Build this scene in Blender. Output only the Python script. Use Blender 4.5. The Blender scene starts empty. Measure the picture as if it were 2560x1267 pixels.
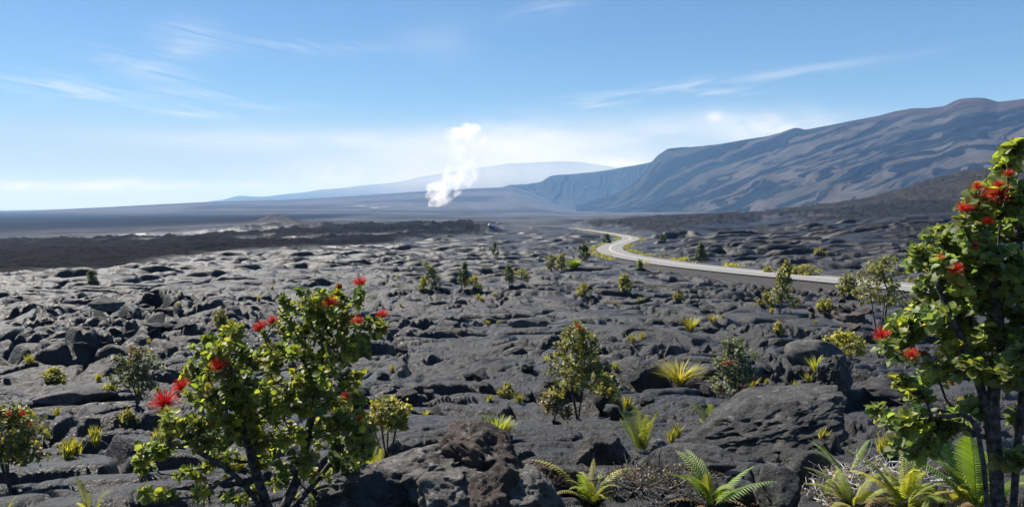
import bpy, bmesh, math, random
import numpy as np
from mathutils import Vector, Matrix
R = math.radians
random.seed(7)
rng = np.random.default_rng(7)
f4 = np.float32
C = bpy.context.scene.collection

# ---------------------------------------------------------------- camera and daylight
LENS = 2009.0                     # focal length in pixels of the 2560 px wide photograph
EYE = 1.6                         # height of the eye over the spot it stands on
PITCH = math.atan(113.5 / LENS)
SUN_AZ, SUN_EL = R(-54), R(50)    # azimuth from +Y (the way the camera looks), minus = to the left
SUN_DIR = Vector((math.sin(SUN_AZ) * math.cos(SUN_EL), math.cos(SUN_AZ) * math.cos(SUN_EL), math.sin(SUN_EL)))

def pix(px, py):
    """A direction of the photograph as (azimuth, slope)."""
    dx = (np.asarray(px, float) - 1280) / LENS
    dy = (633.5 - np.asarray(py, float)) / LENS
    y = math.cos(PITCH) + dy * math.sin(PITCH)
    z = -math.sin(PITCH) + dy * math.cos(PITCH)
    return np.arctan2(dx, y), z / np.hypot(dx, y)

sc = bpy.context.scene
cam = bpy.data.cameras.new('camera')
cam.sensor_fit = 'HORIZONTAL'
cam.angle = 2 * math.atan(1280 / LENS)
cam.clip_start, cam.clip_end = 0.05, 200000
camo = bpy.data.objects.new('camera', cam)
C.objects.link(camo)
camo.location = (0, 0, EYE)
camo.rotation_euler = (math.pi / 2 - PITCH, 0, 0)
sc.camera = camo

# ---------------------------------------------------------------- noise (numpy)
def h01(ix, iy, s):
    h = (ix.astype(np.int64) * 374761393 + iy.astype(np.int64) * 668265263 + s * 362437) & 0xffffffff
    h = h.astype(np.uint32)
    h ^= h >> np.uint32(13)
    h *= np.uint32(1274126177)
    h ^= h >> np.uint32(16)
    h *= np.uint32(2246822519)
    h ^= h >> np.uint32(15)
    return h.astype(f4) / f4(4294967296.0)

def perlin(x, y, s=0):
    x0, y0 = np.floor(x), np.floor(y)
    fx, fy = (x - x0).astype(f4), (y - y0).astype(f4)
    ix, iy = x0.astype(np.int64), y0.astype(np.int64)
    u = fx * fx * fx * (fx * (fx * 6 - 15) + 10)
    v = fy * fy * fy * (fy * (fy * 6 - 15) + 10)
    def g(a, b):
        t = h01(ix + a, iy + b, s) * f4(6.2831853)
        return np.cos(t) * (fx - a) + np.sin(t) * (fy - b)
    a = g(0, 0); b = g(1, 0); c = g(0, 1); d = g(1, 1)
    p = a + u * (b - a)
    q = c + u * (d - c)
    return (p + v * (q - p)) * f4(1.5)

def fbm(x, y, o=4, s=0, gain=.5, ridged=False):
    t = 0; a = 1.0; n = 0
    for k in range(o):
        p = perlin(x * 2 ** k + 17.3 * k, y * 2 ** k - 9.1 * k, s + k)
        if ridged:
            p = 1 - 2 * np.abs(p)
        t = t + a * p
        n += a
        a *= gain
    return t / n

def value3(p, s=0):
    i0 = np.floor(p).astype(np.int64)
    f = (p - i0)
    f = f * f * (3 - 2 * f)
    out = 0
    for a in (0, 1):
        for b in (0, 1):
            for c in (0, 1):
                w = (f[:, 0] if a else 1 - f[:, 0]) * (f[:, 1] if b else 1 - f[:, 1]) * (f[:, 2] if c else 1 - f[:, 2])
                out = out + w * h01(i0[:, 0] + a + (i0[:, 2] + c) * 7919, i0[:, 1] + b, s)
    return out * 2 - 1

def fbm3(p, o=4, s=0):
    t = 0; a = 1; n = 0
    for k in range(o):
        t = t + a * value3(p * 2 ** k + 5.7 * k, s + k)
        n += a
        a *= .5
    return t / n

def sst(a, b, x):
    t = np.clip((x - a) / (b - a), 0, 1)
    return t * t * (3 - 2 * t)

def lobes(x, y, scale, s, asp=.6, power=1.5, rad=1.0, orient=None, spread=1.6):
    """Overlapping domed lava toes: height of the topmost one, gap to the next below it, and a random number of the toe."""
    u = (x / scale).astype(f4); v = (y / scale).astype(f4)
    iu = np.floor(u).astype(np.int64); iv = np.floor(v).astype(np.int64)
    best = np.zeros(u.shape, f4); sec = np.zeros(u.shape, f4); bid = np.full(u.shape, .5, f4)
    for di in (-1, 0, 1):
        for dj in (-1, 0, 1):
            cx = iu + di; cy = iv + dj
            h1 = h01(cx, cy, s); h2 = h01(cx, cy, s + 1); h3 = h01(cx, cy, s + 2); h4 = h01(cx, cy, s + 3); h5 = h01(cx, cy, s + 4)
            dx = u - (cx + h1).astype(f4); dy = v - (cy + h2).astype(f4)
            an = h3 * math.pi if orient is None else orient + (h3 - .5) * spread
            ca = np.cos(an); sa = np.sin(an)
            X = dx * ca + dy * sa
            Y = (-dx * sa + dy * ca) / (asp * (.75 + .6 * h5))
            d = (X * X + Y * Y) / (rad * rad)
            p = np.clip(1 - d ** power, 0, 1) ** .62
            val = p * (.3 + .7 * h4 + (h5 - .5) * 1.1 * X + (h1 - .5) * .5 * Y)
            up = val > best
            sec = np.where(up, best, np.maximum(sec, val))
            bid = np.where(up, h2 * .6 + h4 * .4, bid)
            best = np.maximum(best, val)
    return best, best - sec, bid

def plates(x, y, scale, s, tilt=.8):
    """Broken crust: Voronoi slabs, each tipped its own way."""
    u = (x / scale).astype(f4); v = (y / scale).astype(f4)
    iu = np.floor(u).astype(np.int64); iv = np.floor(v).astype(np.int64)
    d1 = np.full(u.shape, 9, f4); d2 = np.full(u.shape, 9, f4); z = np.zeros(u.shape, f4)
    for di in (-1, 0, 1):
        for dj in (-1, 0, 1):
            cx = iu + di; cy = iv + dj
            h1 = h01(cx, cy, s); h2 = h01(cx, cy, s + 1); h3 = h01(cx, cy, s + 2); h4 = h01(cx, cy, s + 3); h5 = h01(cx, cy, s + 4)
            dx = u - (cx + h1).astype(f4); dy = v - (cy + h2).astype(f4)
            d = dx * dx + dy * dy * (1 + h5)
            val = h3 + tilt * ((h4 - .5) * 2 * dx + (h5 - .5) * 2 * dy)
            n = d < d1
            d2 = np.where(n, d1, np.minimum(d2, d))
            z = np.where(n, val, z)
            d1 = np.minimum(d1, d)
    e = np.sqrt(d2) - np.sqrt(d1)
    return z * sst(0, .16, e), e

# ---------------------------------------------------------------- scene helpers
def tag(o, label=None, cat=None, group=None, kind=None):
    if label: o['label'] = label
    if cat: o['category'] = cat
    if group: o['group'] = group
    if kind: o['kind'] = kind
    return o

def mk(name, verts, faces, mat, parent=None, col=None, smooth=True, loc=None, col2=None):
    """One mesh object from a vertex array and face arrays (each (n, 3) or (n, 4))."""
    if not isinstance(faces, (list, tuple)):
        faces = [faces]
    faces = [np.asarray(f, np.int32) for f in faces if len(f)]
    verts = np.asarray(verts, f4)
    me = bpy.data.meshes.new(name)
    nl = sum(f.size for f in faces); nf = sum(len(f) for f in faces)
    me.vertices.add(len(verts)); me.loops.add(nl); me.polygons.add(nf)
    me.vertices.foreach_set('co', verts.ravel())
    me.loops.foreach_set('vertex_index', np.concatenate([f.ravel() for f in faces]))
    sizes = np.concatenate([np.full(len(f), f.shape[1], np.int32) for f in faces])
    me.polygons.foreach_set('loop_start', np.concatenate([[0], np.cumsum(sizes)[:-1]]).astype(np.int32))
    me.polygons.foreach_set('use_smooth', np.full(nf, smooth))
    for nm, c in (('col', col), ('zone', col2)):
        if c is not None:
            at = me.color_attributes.new(nm, 'FLOAT_COLOR', 'POINT')
            at.data.foreach_set('color', np.asarray(c, f4).ravel())
    me.update(calc_edges=True)
    if mat: me.materials.append(mat)
    o = bpy.data.objects.new(name, me)
    C.objects.link(o)
    if parent: o.parent = parent
    if loc is not None: o.location = loc
    return o

def thing(name, loc, label, cat, group=None):
    o = bpy.data.objects.new(name, None)
    o.empty_display_size = .1
    C.objects.link(o)
    o.location = loc
    return tag(o, label, cat, group)

class NT:
    """Tiny node-tree writer."""
    def __init__(s, tree):
        s.t = tree; s.t.nodes.clear()
    def n(s, kind, **kw):
        nd = s.t.nodes.new(kind)
        ins = kw.pop('i', {})
        for k, v in kw.items(): setattr(nd, k, v)
        for k, v in ins.items(): s.set(nd.inputs[k], v)
        return nd
    def set(s, sock, v):
        if isinstance(v, bpy.types.NodeSocket): s.t.links.new(v, sock)
        elif isinstance(v, bpy.types.Node): s.t.links.new(v.outputs[0], sock)
        else: sock.default_value = v
    def m(s, op, a, b=None, c=None, clamp=False):
        nd = s.t.nodes.new('ShaderNodeMath'); nd.operation = op; nd.use_clamp = clamp
        for k, v in enumerate((a, b, c)):
            if v is not None: s.set(nd.inputs[k], v)
        return nd.outputs[0]
    def mix(s, fac, a, b, mode='MIX'):
        nd = s.t.nodes.new('ShaderNodeMix'); nd.data_type = 'RGBA'; nd.blend_type = mode
        s.set(nd.inputs['Factor'], fac)
        for k, v in (('A', a), ('B', b)):
            sk = [q for q in nd.inputs if q.name == k and q.type == 'RGBA'][0]
            s.set(sk, (*v, 1) if isinstance(v, tuple) and len(v) == 3 else v)
        return [q for q in nd.outputs if q.type == 'RGBA'][0]
    def ramp(s, fac, lo, hi, a=0., b=1.):
        nd = s.t.nodes.new('ShaderNodeMapRange'); nd.interpolation_type = 'SMOOTHSTEP'
        for k, v in ((0, fac), (1, lo), (2, hi), (3, a), (4, b)): s.set(nd.inputs[k], v)
        return nd.outputs[0]
    def noise(s, vec, scale, detail=4, rough=.55, dist=0.):
        nd = s.t.nodes.new('ShaderNodeTexNoise')
        s.set(nd.inputs['Vector'], vec)
        nd.inputs['Scale'].default_value = scale; nd.inputs['Detail'].default_value = detail
        nd.inputs['Roughness'].default_value = rough; nd.inputs['Distortion'].default_value = dist
        return nd.outputs['Fac']

def new_mat(name):
    m = bpy.data.materials.new(name); m.use_nodes = True
    return m, NT(m.node_tree)

def finish(t, base, rough=.6, spec=.5, bump=None, extra=None):
    p = t.n('ShaderNodeBsdfPrincipled', i={'Roughness': rough, 'Specular IOR Level': spec})
    t.set(p.inputs['Base Color'], (*base, 1) if isinstance(base, tuple) and len(base) == 3 else base)
    if bump is not None: t.set(p.inputs['Normal'], bump)
    out = t.n('ShaderNodeOutputMaterial')
    s = p.outputs[0]
    if extra is not None:
        s = extra(p)
    t.set(out.inputs['Surface'], s)
    return p

def bump(t, height, strength, dist, normal=None):
    b = t.n('ShaderNodeBump', i={'Strength': strength, 'Distance': dist})
    t.set(b.inputs['Height'], height)
    if normal is not None: t.set(b.inputs['Normal'], normal)
    return b.outputs[0]
# ---------------------------------------------------------------- the lie of the land
RS = np.array([.4, 3, 5, 7, 10, 15, 20, 40, 78, 125, 213, 380, 600, 800, 1100, 1500, 3000, 5000, 9000, 40000])
XS = [-600, 0, 640, 1280, 1440, 1800, 2300, 3000]
NEAR = [1.55, 1.7, 1.95, 2.3, 2.8, 3.4, 3.9, 5.3]                 # metres under the eye out to 40 m
FAR = {   # then pixels under the level line at 520
    -600: [176, 130, 108, 92, 84, 78, 70, 54, 34, 22, 9, 6],
    0:    [176, 130, 108, 91, 82, 75, 64, 50, 30, 18, 6, 5],
    640:  [174, 126, 97, 73, 58, 50, 43, 36, 20, 6, -21, -3],
    1280: [180, 137, 105, 76, 57, 46, 39, 33, 20, 9, -60, -10],
    1440: [180, 137, 104, 72, 52, 42, 35, 29, 20, 14, 4, -6],
    1800: [180, 132, 92, 55, 34, 25, 20, 17, 12, 8, 2, -6],
    2300: [179, 120, 66, 22, 5, 2, 4, 6, 10, 0, -20, -10],
    3000: [178, 115, 55, 15, 0, -2, 0, 4, 10, 0, -20, -10]}
def col_drop(x):
    near = [d + (0.0 if x > 300 else 0.0) for d in NEAR]
    return near + [e * r / LENS for e, r in zip(FAR[x], RS[8:])]
AZK = np.array([float(pix(x, 520)[0]) for x in XS])
AZK = np.concatenate([[-math.pi], AZK, [math.pi]])
tabs = np.array([col_drop(XS[0])] + [col_drop(x) for x in XS] + [col_drop(XS[-1])])

# rows (distance) and columns (azimuth) of the sheet: fine near and in front, coarse elsewhere
def rows():
    r = [.4]
    def to(end, g):
        while r[-1] < end: r.append(r[-1] * (1 + g))
    to(4.2, .035); to(70, .0024); to(300, .0025); to(1200, .0062); to(9500, .015); to(45000, .06)
    return np.array(r)
RR = rows()
fine = np.linspace(-.625, .625, 1180)
coarse = np.linspace(.625, 2 * math.pi - .625, 92)[1:-1]
AZ = np.concatenate([fine, coarse])                               # runs once round
lr = np.log(RR)
GL = np.linspace(math.log(.4), math.log(45000), 900)              # smooth the table along distance
ker = np.exp(-.5 * (np.arange(-30, 31) / 13.0) ** 2); ker /= ker.sum()
TG = []
for k in range(len(tabs)):
    v = np.interp(GL, np.log(RS), tabs[k])
    v = np.convolve(np.pad(v, 30, mode='edge'), ker, mode='valid')
    TG.append(v)
TG = np.array(TG)

def drop(r, az):
    """Smooth drop under the eye at distance r, azimuth az (arrays)."""
    r = np.atleast_1d(np.asarray(r, float)); az = np.atleast_1d(np.asarray(az, float))
    az = (az + math.pi) % (2 * math.pi) - math.pi
    lx = (np.log(np.clip(r, .41, 44000)) - GL[0]) / (GL[1] - GL[0])
    i = np.clip(lx.astype(int), 0, len(GL) - 2); fr = lx - i
    k = np.clip(np.searchsorted(AZK, az, side='right') - 1, 0, len(AZK) - 2)
    t = (az - AZK[k]) / (AZK[k + 1] - AZK[k]); t = t * t * (3 - 2 * t) * .5 + t * .5
    a = TG[k, i] * (1 - fr) + TG[k, i + 1] * fr
    b = TG[k + 1, i] * (1 - fr) + TG[k + 1, i + 1] * fr
    return a * (1 - t) + b * t

def smooth_hit(px, py):
    az, sl = pix(px, py)
    rr = np.geomspace(2, 9000, 4000)
    d = drop(rr, np.full(rr.shape, az))
    ok = np.nonzero(-sl * rr >= d)[0]
    r = rr[ok[0]] if len(ok) else 9000
    return float(r * math.sin(az)), float(r * math.cos(az)), EYE - float(drop(r, az)[0])

# ---------------------------------------------------------------- road centre line
RPX = [(2420, 739), (2300, 727), (2200, 716.5), (2100, 706.5), (2000, 697), (1900, 687.5), (1800, 677), (1700, 665.5), (1650, 657.5), (1602, 649.5), (1560, 641.5),
       (1534, 633), (1524, 625), (1530, 617), (1547, 610), (1566, 604), (1577, 598.5), (1570, 593.5), (1549, 588.5), (1512, 582.5), (1478, 577.5), (1450, 573.5), (1425, 571)]
rp = np.array([smooth_hit(*p) for p in RPX])
def catmull(p, n):
    out = []
    q = np.vstack([2 * p[0] - p[1], p, 2 * p[-1] - p[-2]])
    for i in range(1, len(q) - 2):
        for t in np.linspace(0, 1, n, endpoint=False):
            a, b, c, d = q[i - 1], q[i], q[i + 1], q[i + 2]
            out.append(.5 * (2 * b + (c - a) * t + (2 * a - 5 * b + 4 * c - d) * t * t + (3 * b - a - 3 * c + d) * t ** 3))
    out.append(q[-2])
    return np.array(out)
rc = catmull(rp, 14)
for _ in range(8):
    rc[1:-1] = rc[1:-1] * .5 + (rc[:-2] + rc[2:]) * .25
rc[:, 2] += .25
ROADW = 3.3
rt = np.gradient(rc[:, :2], axis=0); rt /= np.linalg.norm(rt, axis=1)[:, None]
rn = np.stack([-rt[:, 1], rt[:, 0]], 1)

# ---------------------------------------------------------------- relief
ng, nc = len(RR), len(AZ)
X = (RR[:, None] * np.sin(AZ)[None, :]).astype(f4)
Y = (RR[:, None] * np.cos(AZ)[None, :]).astype(f4)
RG = np.repeat(RR[:, None], nc, 1).astype(f4)
AG = np.repeat(AZ[None, :], ng, 0).astype(f4)
BASE = (EYE - drop(RG.ravel(), AG.ravel())).reshape(ng, nc).astype(f4)
PXG = (1280 + LENS * np.tan(np.clip(AG, -1.2, 1.2))).astype(f4)             # column in the photo's own pixels, for laying out zones
EG = 520 + LENS * (EYE - BASE) / RG                                        # and the row of the smooth ground
PXG = np.where(np.abs(AG) > 1.2, np.where(AG > math.pi, -3000, 5000), PXG)

relief = np.zeros((ng, nc), f4)
tint = np.full((ng, nc), .5, f4)
k300 = int(np.searchsorted(RR, 420)); k90 = int(np.searchsorted(RR, 110)); k40 = int(np.searchsorted(RR, 45)); k1500 = int(np.searchsorted(RR, 2500)); k4 = int(np.searchsorted(RR, 3))
S_ = lambda a, b: (slice(a, b), slice(0, nc))

# zones: rough clinkery lava bands, gravel, far plain, plants
wob = fbm(X / 70, Y / 140, 4, 50) * 26 + fbm(X / 16, Y / 30, 3, 55) * 7
e_ = EG + wob * np.clip(RG / 160, .2, 1.2) * .55
top_edge = np.interp(PXG, [-600, 0, 350, 700, 1000, 1150, 1300], [598, 600, 598, 578, 570, 566, 560])
bot_edge = np.interp(PXG, [-600, 0, 250, 600, 800, 1000, 1200, 1350], [675, 668, 660, 632, 626, 612, 598, 585])
aa = sst(-5, 4, e_ - top_edge) * sst(-6, 5, bot_edge - e_) * sst(1330, 1180, PXG)
t2 = np.interp(PXG, [500, 640, 900, 1200, 1350], [606, 600, 592, 584, 578])   # a smoother tongue inside the band
aa *= 1 - .9 * sst(560, 660, PXG) * sst(7, 2, np.abs(e_ - t2) + fbm(X / 30, Y / 60, 2, 60) * 4)
aar = sst(0, 8, e_ - np.interp(PXG, [1300, 1600, 1900, 2300], [553, 545, 512, 500])) * sst(0, 8, np.interp(PXG, [1300, 1500, 1640, 1900, 2200, 2600], [570, 574, 592, 560, 545, 540]) - e_) * sst(1380, 1500, PXG)
aa = np.maximum(aa, aar * .8).astype(f4)
young = (sst(1560, 1760, PXG) * sst(95, 170, RG)).astype(f4)                    # a younger, blacker flow beyond the road
del e_

# distance to the road
ux = sst(0, 1, 0)
dist = np.full((ng, nc), 999, f4); rz = np.zeros((ng, nc), f4); side = np.zeros((ng, nc), f4)
a0, a1 = int(np.searchsorted(RR, 55)), int(np.searchsorted(RR, 1000))
cm = np.nonzero((AZ > -.02) & (AZ < .62))[0]
c0, c1 = cm[0], cm[-1] + 1
sx, sy = X[a0:a1, c0:c1], Y[a0:a1, c0:c1]
dd = np.full(sx.shape, 1e9, f4); zz = np.zeros(sx.shape, f4); ss = np.zeros(sx.shape, f4)
for k in range(0, len(rc), 2):
    ex = sx - f4(rc[k, 0]); ey = sy - f4(rc[k, 1])
    q = ex * ex + ey * ey
    m_ = q < dd
    dd = np.where(m_, q, dd)
    zz = np.where(m_, f4(rc[k, 2]), zz)
    ss = np.where(m_, np.sign(ex * f4(rn[k, 0]) + ey * f4(rn[k, 1])), ss)
dist[a0:a1, c0:c1] = np.sqrt(dd); rz[a0:a1, c0:c1] = zz; side[a0:a1, c0:c1] = ss
del dd, zz, ss, ex, ey, q, m_

# broad swells
relief += fbm(X / 75, Y / 75, 3, 1) * 1.5 * sst(25, 160, RG) * sst(9000, 3000, RG)
relief[S_(0, k300)] += fbm(X[:k300] / 15, Y[:k300] / 15, 3, 5) * .55 * sst(5, 22, RG[:k300])
relief += fbm(X / 260, Y / 260, 4, 9) * np.clip(RG / 500, 0, 1) * 4.0 * sst(6000, 2500, RG) * sst(250, 700, RG)

# warp
wx = X + fbm(X / 3.2, Y / 3.2, 2, 20) * 1.1 * sst(300, 60, RG) + fbm(X / 14, Y / 14, 2, 22) * 3.0
wy = Y + fbm(X / 3.2, Y / 3.2, 2, 30) * 1.1 * sst(300, 60, RG) + fbm(X / 14, Y / 14, 2, 32) * 3.0
flow = (fbm(X / 40, Y / 40, 2, 40) * 1.3 + .3).astype(f4)
amp = sst(2.5, 7, RG) * .45 + sst(7, 16, RG) * .55
pah = 1 - aa
# shingled crust: plates tipped up toward the downhill side, at three sizes, each for the distances where it can be seen
def shingle(x, y, scale, s, stretch, edge, tip, q=None):
    """Voronoi plates stretched across the slope; returns height (0 at the seams) and seam distance."""
    u = (x / scale / stretch).astype(f4); v = (y / scale).astype(f4)
    iu = np.floor(u).astype(np.int64); iv = np.floor(v).astype(np.int64)
    d1 = np.full(u.shape, 9, f4); d2 = np.full(u.shape, 9, f4); z = np.zeros(u.shape, f4); n_ = np.zeros(u.shape, f4)
    for di in (-1, 0, 1):
        for dj in (-1, 0, 1):
            cx = iu + di; cy = iv + dj
            h1 = h01(cx, cy, s); h2 = h01(cx, cy, s + 1); h3 = h01(cx, cy, s + 2); h4 = h01(cx, cy, s + 3)
            dx = u - (cx + h1).astype(f4); dy = v - (cy + h2).astype(f4)
            d = dx * dx + dy * dy
            val = .25 + .5 * h3 - tip * (.4 + .8 * h4) * dy + (h4 - .5) * .5 * dx - .12 * d
            n = d < d1
            d2 = np.where(n, d1, np.minimum(d2, d)); z = np.where(n, val, z); n_ = np.where(n, h4, n_); d1 = np.minimum(d1, d)
    e = np.sqrt(d2) - np.sqrt(d1)
    ed = np.maximum(edge, 4.5 * dr_[q] / scale)
    t = np.clip(e / ed, 0, 1)
    return z * (t * t * (3 - 2 * t)), e, n_
LEAN = np.zeros((ng, nc), f4)                                                     # how far each crust front leans out over the seam before it
def crack(e, w, depth): return -depth * np.exp(-(e / w) ** 2)
SM = (1 - .85 * sst(.0, .22, fbm(X / 8, Y / 8, 2, 777))).astype(f4)                # 0: broad smooth sheets, 1: busy toes
dr_ = np.gradient(RR).astype(f4)[:, None] * np.ones((1, nc), f4)                # row spacing, so that nothing is finer than the sheet can hold
# wide toes, low
q = S_(k4, k1500)
b, g, i_ = lobes(wx[q], wy[q], 17, 300, .5, 3, orient=flow[q])
relief[q] += b * .55 * sst(28, 90, RG[q]) * pah[q]
tint[q] = np.where(RG[q] > 60, i_, tint[q])
sy_ = wy + fbm(X / 9, Y / 9, 2, 61) * 2.2
sx_ = wx + .35 * wy
q = S_(int(np.searchsorted(RR, 40)), k1500)
z, e, i_ = shingle(sx_[q], sy_[q], 9.0, 500, 2.8, .055, .9, q)
f_ = sst(45, 130, RG[q]) * pah[q] * (.25 + .75 * sst(-.25, .15, fbm(X[q] / 55, Y[q] / 40, 2, 801)))
LEAN[q] += np.clip(z / .55, 0, 1.2) * f_ * .8
relief[q] += (z * .72 + crack(e, np.maximum(.04, 2.5 * dr_[q] / 9), .5)) * f_ * (1 + .8 * young[q])
tint[q] = tint[q] * (1 - .5 * f_) + i_ * .5 * f_
q = S_(int(np.searchsorted(RR, 150)), k1500)
z, e, i_ = shingle(sx_[q] + 90, sy_[q], 22.0, 502, 2.6, .06, .9, q)
f_ = sst(170, 380, RG[q]) * pah[q]
LEAN[q] += np.clip(z / .55, 0, 1.2) * f_ * .8
relief[q] += (z * 1.9 + crack(e, np.maximum(.04, 2.5 * dr_[q] / 22), .9)) * f_
q = S_(int(np.searchsorted(RR, 40)), int(np.searchsorted(RR, 500)))
z, e, i_ = shingle(sx_[q] + 50, sy_[q], 4.2, 505, 2.4, .065, .9, q)
f_ = sst(45, 80, RG[q]) * sst(500, 330, RG[q]) * pah[q] * (.15 + 1.1 * sst(-.1, .25, fbm(X[q] / 30, Y[q] / 24, 2, 805)))
LEAN[q] += np.clip(z / .55, 0, 1.2) * f_ * .8
relief[q] += (z * .40 + crack(e, np.maximum(.045, 2.5 * dr_[q] / 4.2), .3)) * f_ * (1 + 1.0 * young[q])
q = S_(k4, int(np.searchsorted(RR, 230)))
z, e, i_ = shingle(sx_[q], sy_[q], 3.0, 510, 2.3, .055, .8, q)
f_ = sst(8, 18, RG[q]) * sst(220, 120, RG[q]) * pah[q] * (.45 + .55 * sst(-.2, .2, fbm(X[q] / 12, Y[q] / 12, 2, 515)))
LEAN[q] += np.clip(z / .55, 0, 1.2) * f_ * .8
relief[q] += (z * .36 + crack(e, np.maximum(.045, 2.5 * dr_[q] / 3), .45)) * f_
tint[q] = tint[q] * .5 + i_ * .5
# rounded toes
q = S_(k4, int(np.searchsorted(RR, 800)))
b, g, i_ = lobes(wx[q], wy[q], 6.2, 310, .5, 3, orient=flow[q])
relief[q] += b * .15 * amp[q] * pah[q]
relief[q] -= np.exp(-(g / .035) ** 2) * .2 * amp[q] * pah[q]
q = S_(k4, k300)
b, g, i_ = lobes(wx[q] + 31, wy[q], 2.1, 320, .42, 2.6, orient=flow[q] + .2)
f_ = amp[q] * pah[q] * sst(420, 220, RG[q]) * (.3 + .7 * SM[q])
relief[q] += b * (.11 - .05 * sst(40, 90, RG[q])) * f_
relief[q] -= np.exp(-(g / .045) ** 2) * .16 * f_
tint[q] = tint[q] * .6 + i_ * .4
q = S_(k4, k90)
b, g, i_ = lobes(wx[q], wy[q] + 77, .80, 330, .45, 2.0, orient=flow[q] + .4)
patch = sst(-.15, .25, fbm(X[q] / 4.5, Y[q] / 4.5, 2, 70))
f_ = amp[q] * pah[q] * sst(110, 50, RG[q]) * (.4 + .6 * patch) * SM[q]
relief[q] += b * .10 * f_
relief[q] -= np.exp(-(g / .06) ** 2) * .09 * f_
z, e, i_ = shingle(sx_[q] + 9, sy_[q] + fbm(X[q] / 1.4, Y[q] / 1.4, 2, 525) * .5, 1.05, 520, 2.4, .07, .9, q)
f_ = sst(4, 8, RG[q]) * sst(85, 45, RG[q]) * pah[q] * (.25 + .75 * sst(-.05, .3, fbm(X[q] / 6, Y[q] / 6, 2, 527))) * (.15 + .85 * SM[q])
LEAN[q] += np.clip(z / .55, 0, 1.2) * f_ * .8
relief[q] += (z * .17 + crack(e, np.maximum(.06, 2.5 * dr_[q] / 1.05), .22)) * f_
q = S_(k4, k40)
b, g, i_ = lobes(wx[q] + 3, wy[q] + 7, .33, 334, .5, 1.6, orient=flow[q] + .3)
patch = sst(-.2, .2, fbm(X[q] / 2.5, Y[q] / 2.5, 2, 74))
f_ = sst(2.5, 6, RG[q]) * pah[q] * sst(40, 18, RG[q]) * (.1 + .9 * patch) * SM[q]
relief[q] += b * .07 * f_
relief[q] -= np.exp(-(g / .08) ** 2) * .035 * f_
# wrinkled skin: fine folds drawn out along the flow
q = S_(k4, k90)
cf, sf = np.cos(flow[q]), np.sin(flow[q])
al = X[q] * cf + Y[q] * sf; ac = -X[q] * sf + Y[q] * cf
wr = fbm(al / 1.3, ac / .24 + 1.2 * fbm(X[q] / .9, Y[q] / .9, 2, 530), 3, 532, .5, True)
f_ = sst(3, 6, RG[q]) * sst(70, 30, RG[q]) * (.25 + .75 * sst(-.1, .25, fbm(X[q] / 3.5, Y[q] / 3.5, 2, 536)))
relief[q] += np.clip(wr, -.6, 1) * (.045 + .03 * (1 - SM[q])) * f_
# broken crust in patches
brk = sst(.12, .35, fbm(X[q] / 11, Y[q] / 11, 3, 80))
p1, p2 = plates(wx[q], wy[q], 1.25, 340, .9)
bq = brk * amp[q]
# the heaped slabs at the left, the rubble under the road, the clinker at right
pxq, rq = PXG[q], RG[q]
heap = np.exp(-(((pxq - 300) / 330) ** 2) ** 1.5) * sst(17, 24, rq) * sst(54, 36, rq)
heap = np.clip(heap * (1.1 + fbm(X[q] / 5, Y[q] / 5, 2, 88)), 0, 1.2).astype(f4)
relief[q] += heap * .4 + bq * p1 * .20 * pah[q]
pl2, pc2 = plates(wx[q] * .8 + 9, wy[q], .85, 350, 1.1)
relief[q] += heap * (pl2 * .26 + p1 * .24)
# fine crumple
relief[q] += fbm(X[q] / .5, Y[q] / .5, 4, 90, .55) * .013 * sst(60, 25, rq) * sst(2, 5, rq)
# cracks
cw, cc = plates(wx[q] * .7, wy[q] * .8, 2.6, 360, 0)
relief[q] += crack(cc, np.maximum(.026, 1.2 * dr_[q] / 2.6), .22) * sst(90, 40, rq) * sst(4, 6, rq)
cw, cc = plates(wx[q] * .6 + 5, wy[q] * .8 + fbm(X[q] / 1.1, Y[q] / 1.1, 2, 371) * .3, .95, 372, 0)
relief[q] += crack(cc, np.maximum(.035, 1.2 * dr_[q] / .95), .09) * sst(45, 20, rq) * sst(4, 6, rq) * sst(-.2, .2, fbm(X[q] / 3, Y[q] / 3, 2, 375))
k40s = S_(k4, k40)
# ropes: two festooned patches in front
def ropes(px, py, wpx, wr, wav, a, curve, s, ang=0.):
    x0, y0, z0 = smooth_hit(px, py)
    r0 = math.hypot(x0, y0)
    q = k40s
    lx = X[q] - x0; ly = Y[q] - y0
    ca, sa = math.cos(ang), math.sin(ang)
    lx, ly = lx * ca + ly * sa, -lx * sa + ly * ca
    m = np.exp(-((lx / wpx) ** 2 + (ly / wr) ** 2) ** 2)
    n = fbm(X[q] / 2.2, Y[q] / 2.2, 2, s)
    ph = (ly + curve * lx * lx / wpx + n * .5) / wav
    prof = np.abs(np.sin(ph * math.pi)) ** .8
    relief[q] = relief[q] * (1 - .75 * m) + m * .12
    LEAN[q] *= 1 - .8 * m
    relief[q] += m * (a * prof * (.8 + .4 * fbm(X[q] / .7, Y[q] / .5, 2, s + 5)) - a * .4)
    return m
rm = ropes(1240, 955, 1.7, 3.0, .42, .17, -.4, 401, .25)
rm2 = ropes(1120, 890, 1.8, 3.0, .44, .14, .3, 405, .1)
rm3 = ropes(1640, 1005, 1.1, 1.7, .26, .08, .35, 408, .5)
rm6 = ropes(2000, 810, 2.0, 3.0, .42, .12, -.4, 420, -.3)
rm7 = ropes(1560, 800, 2.4, 4.5, .5, .13, .4, 424, .2)
rm8 = ropes(900, 1080, .9, 1.2, .22, .06, -.4, 427, .1)
rm4 = ropes(170, 1000, 1.3, 2.0, .30, .08, .4, 412, .6)
rm5 = ropes(2240, 930, 1.1, 1.8, .28, .08, .4, 416, .3)
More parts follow.
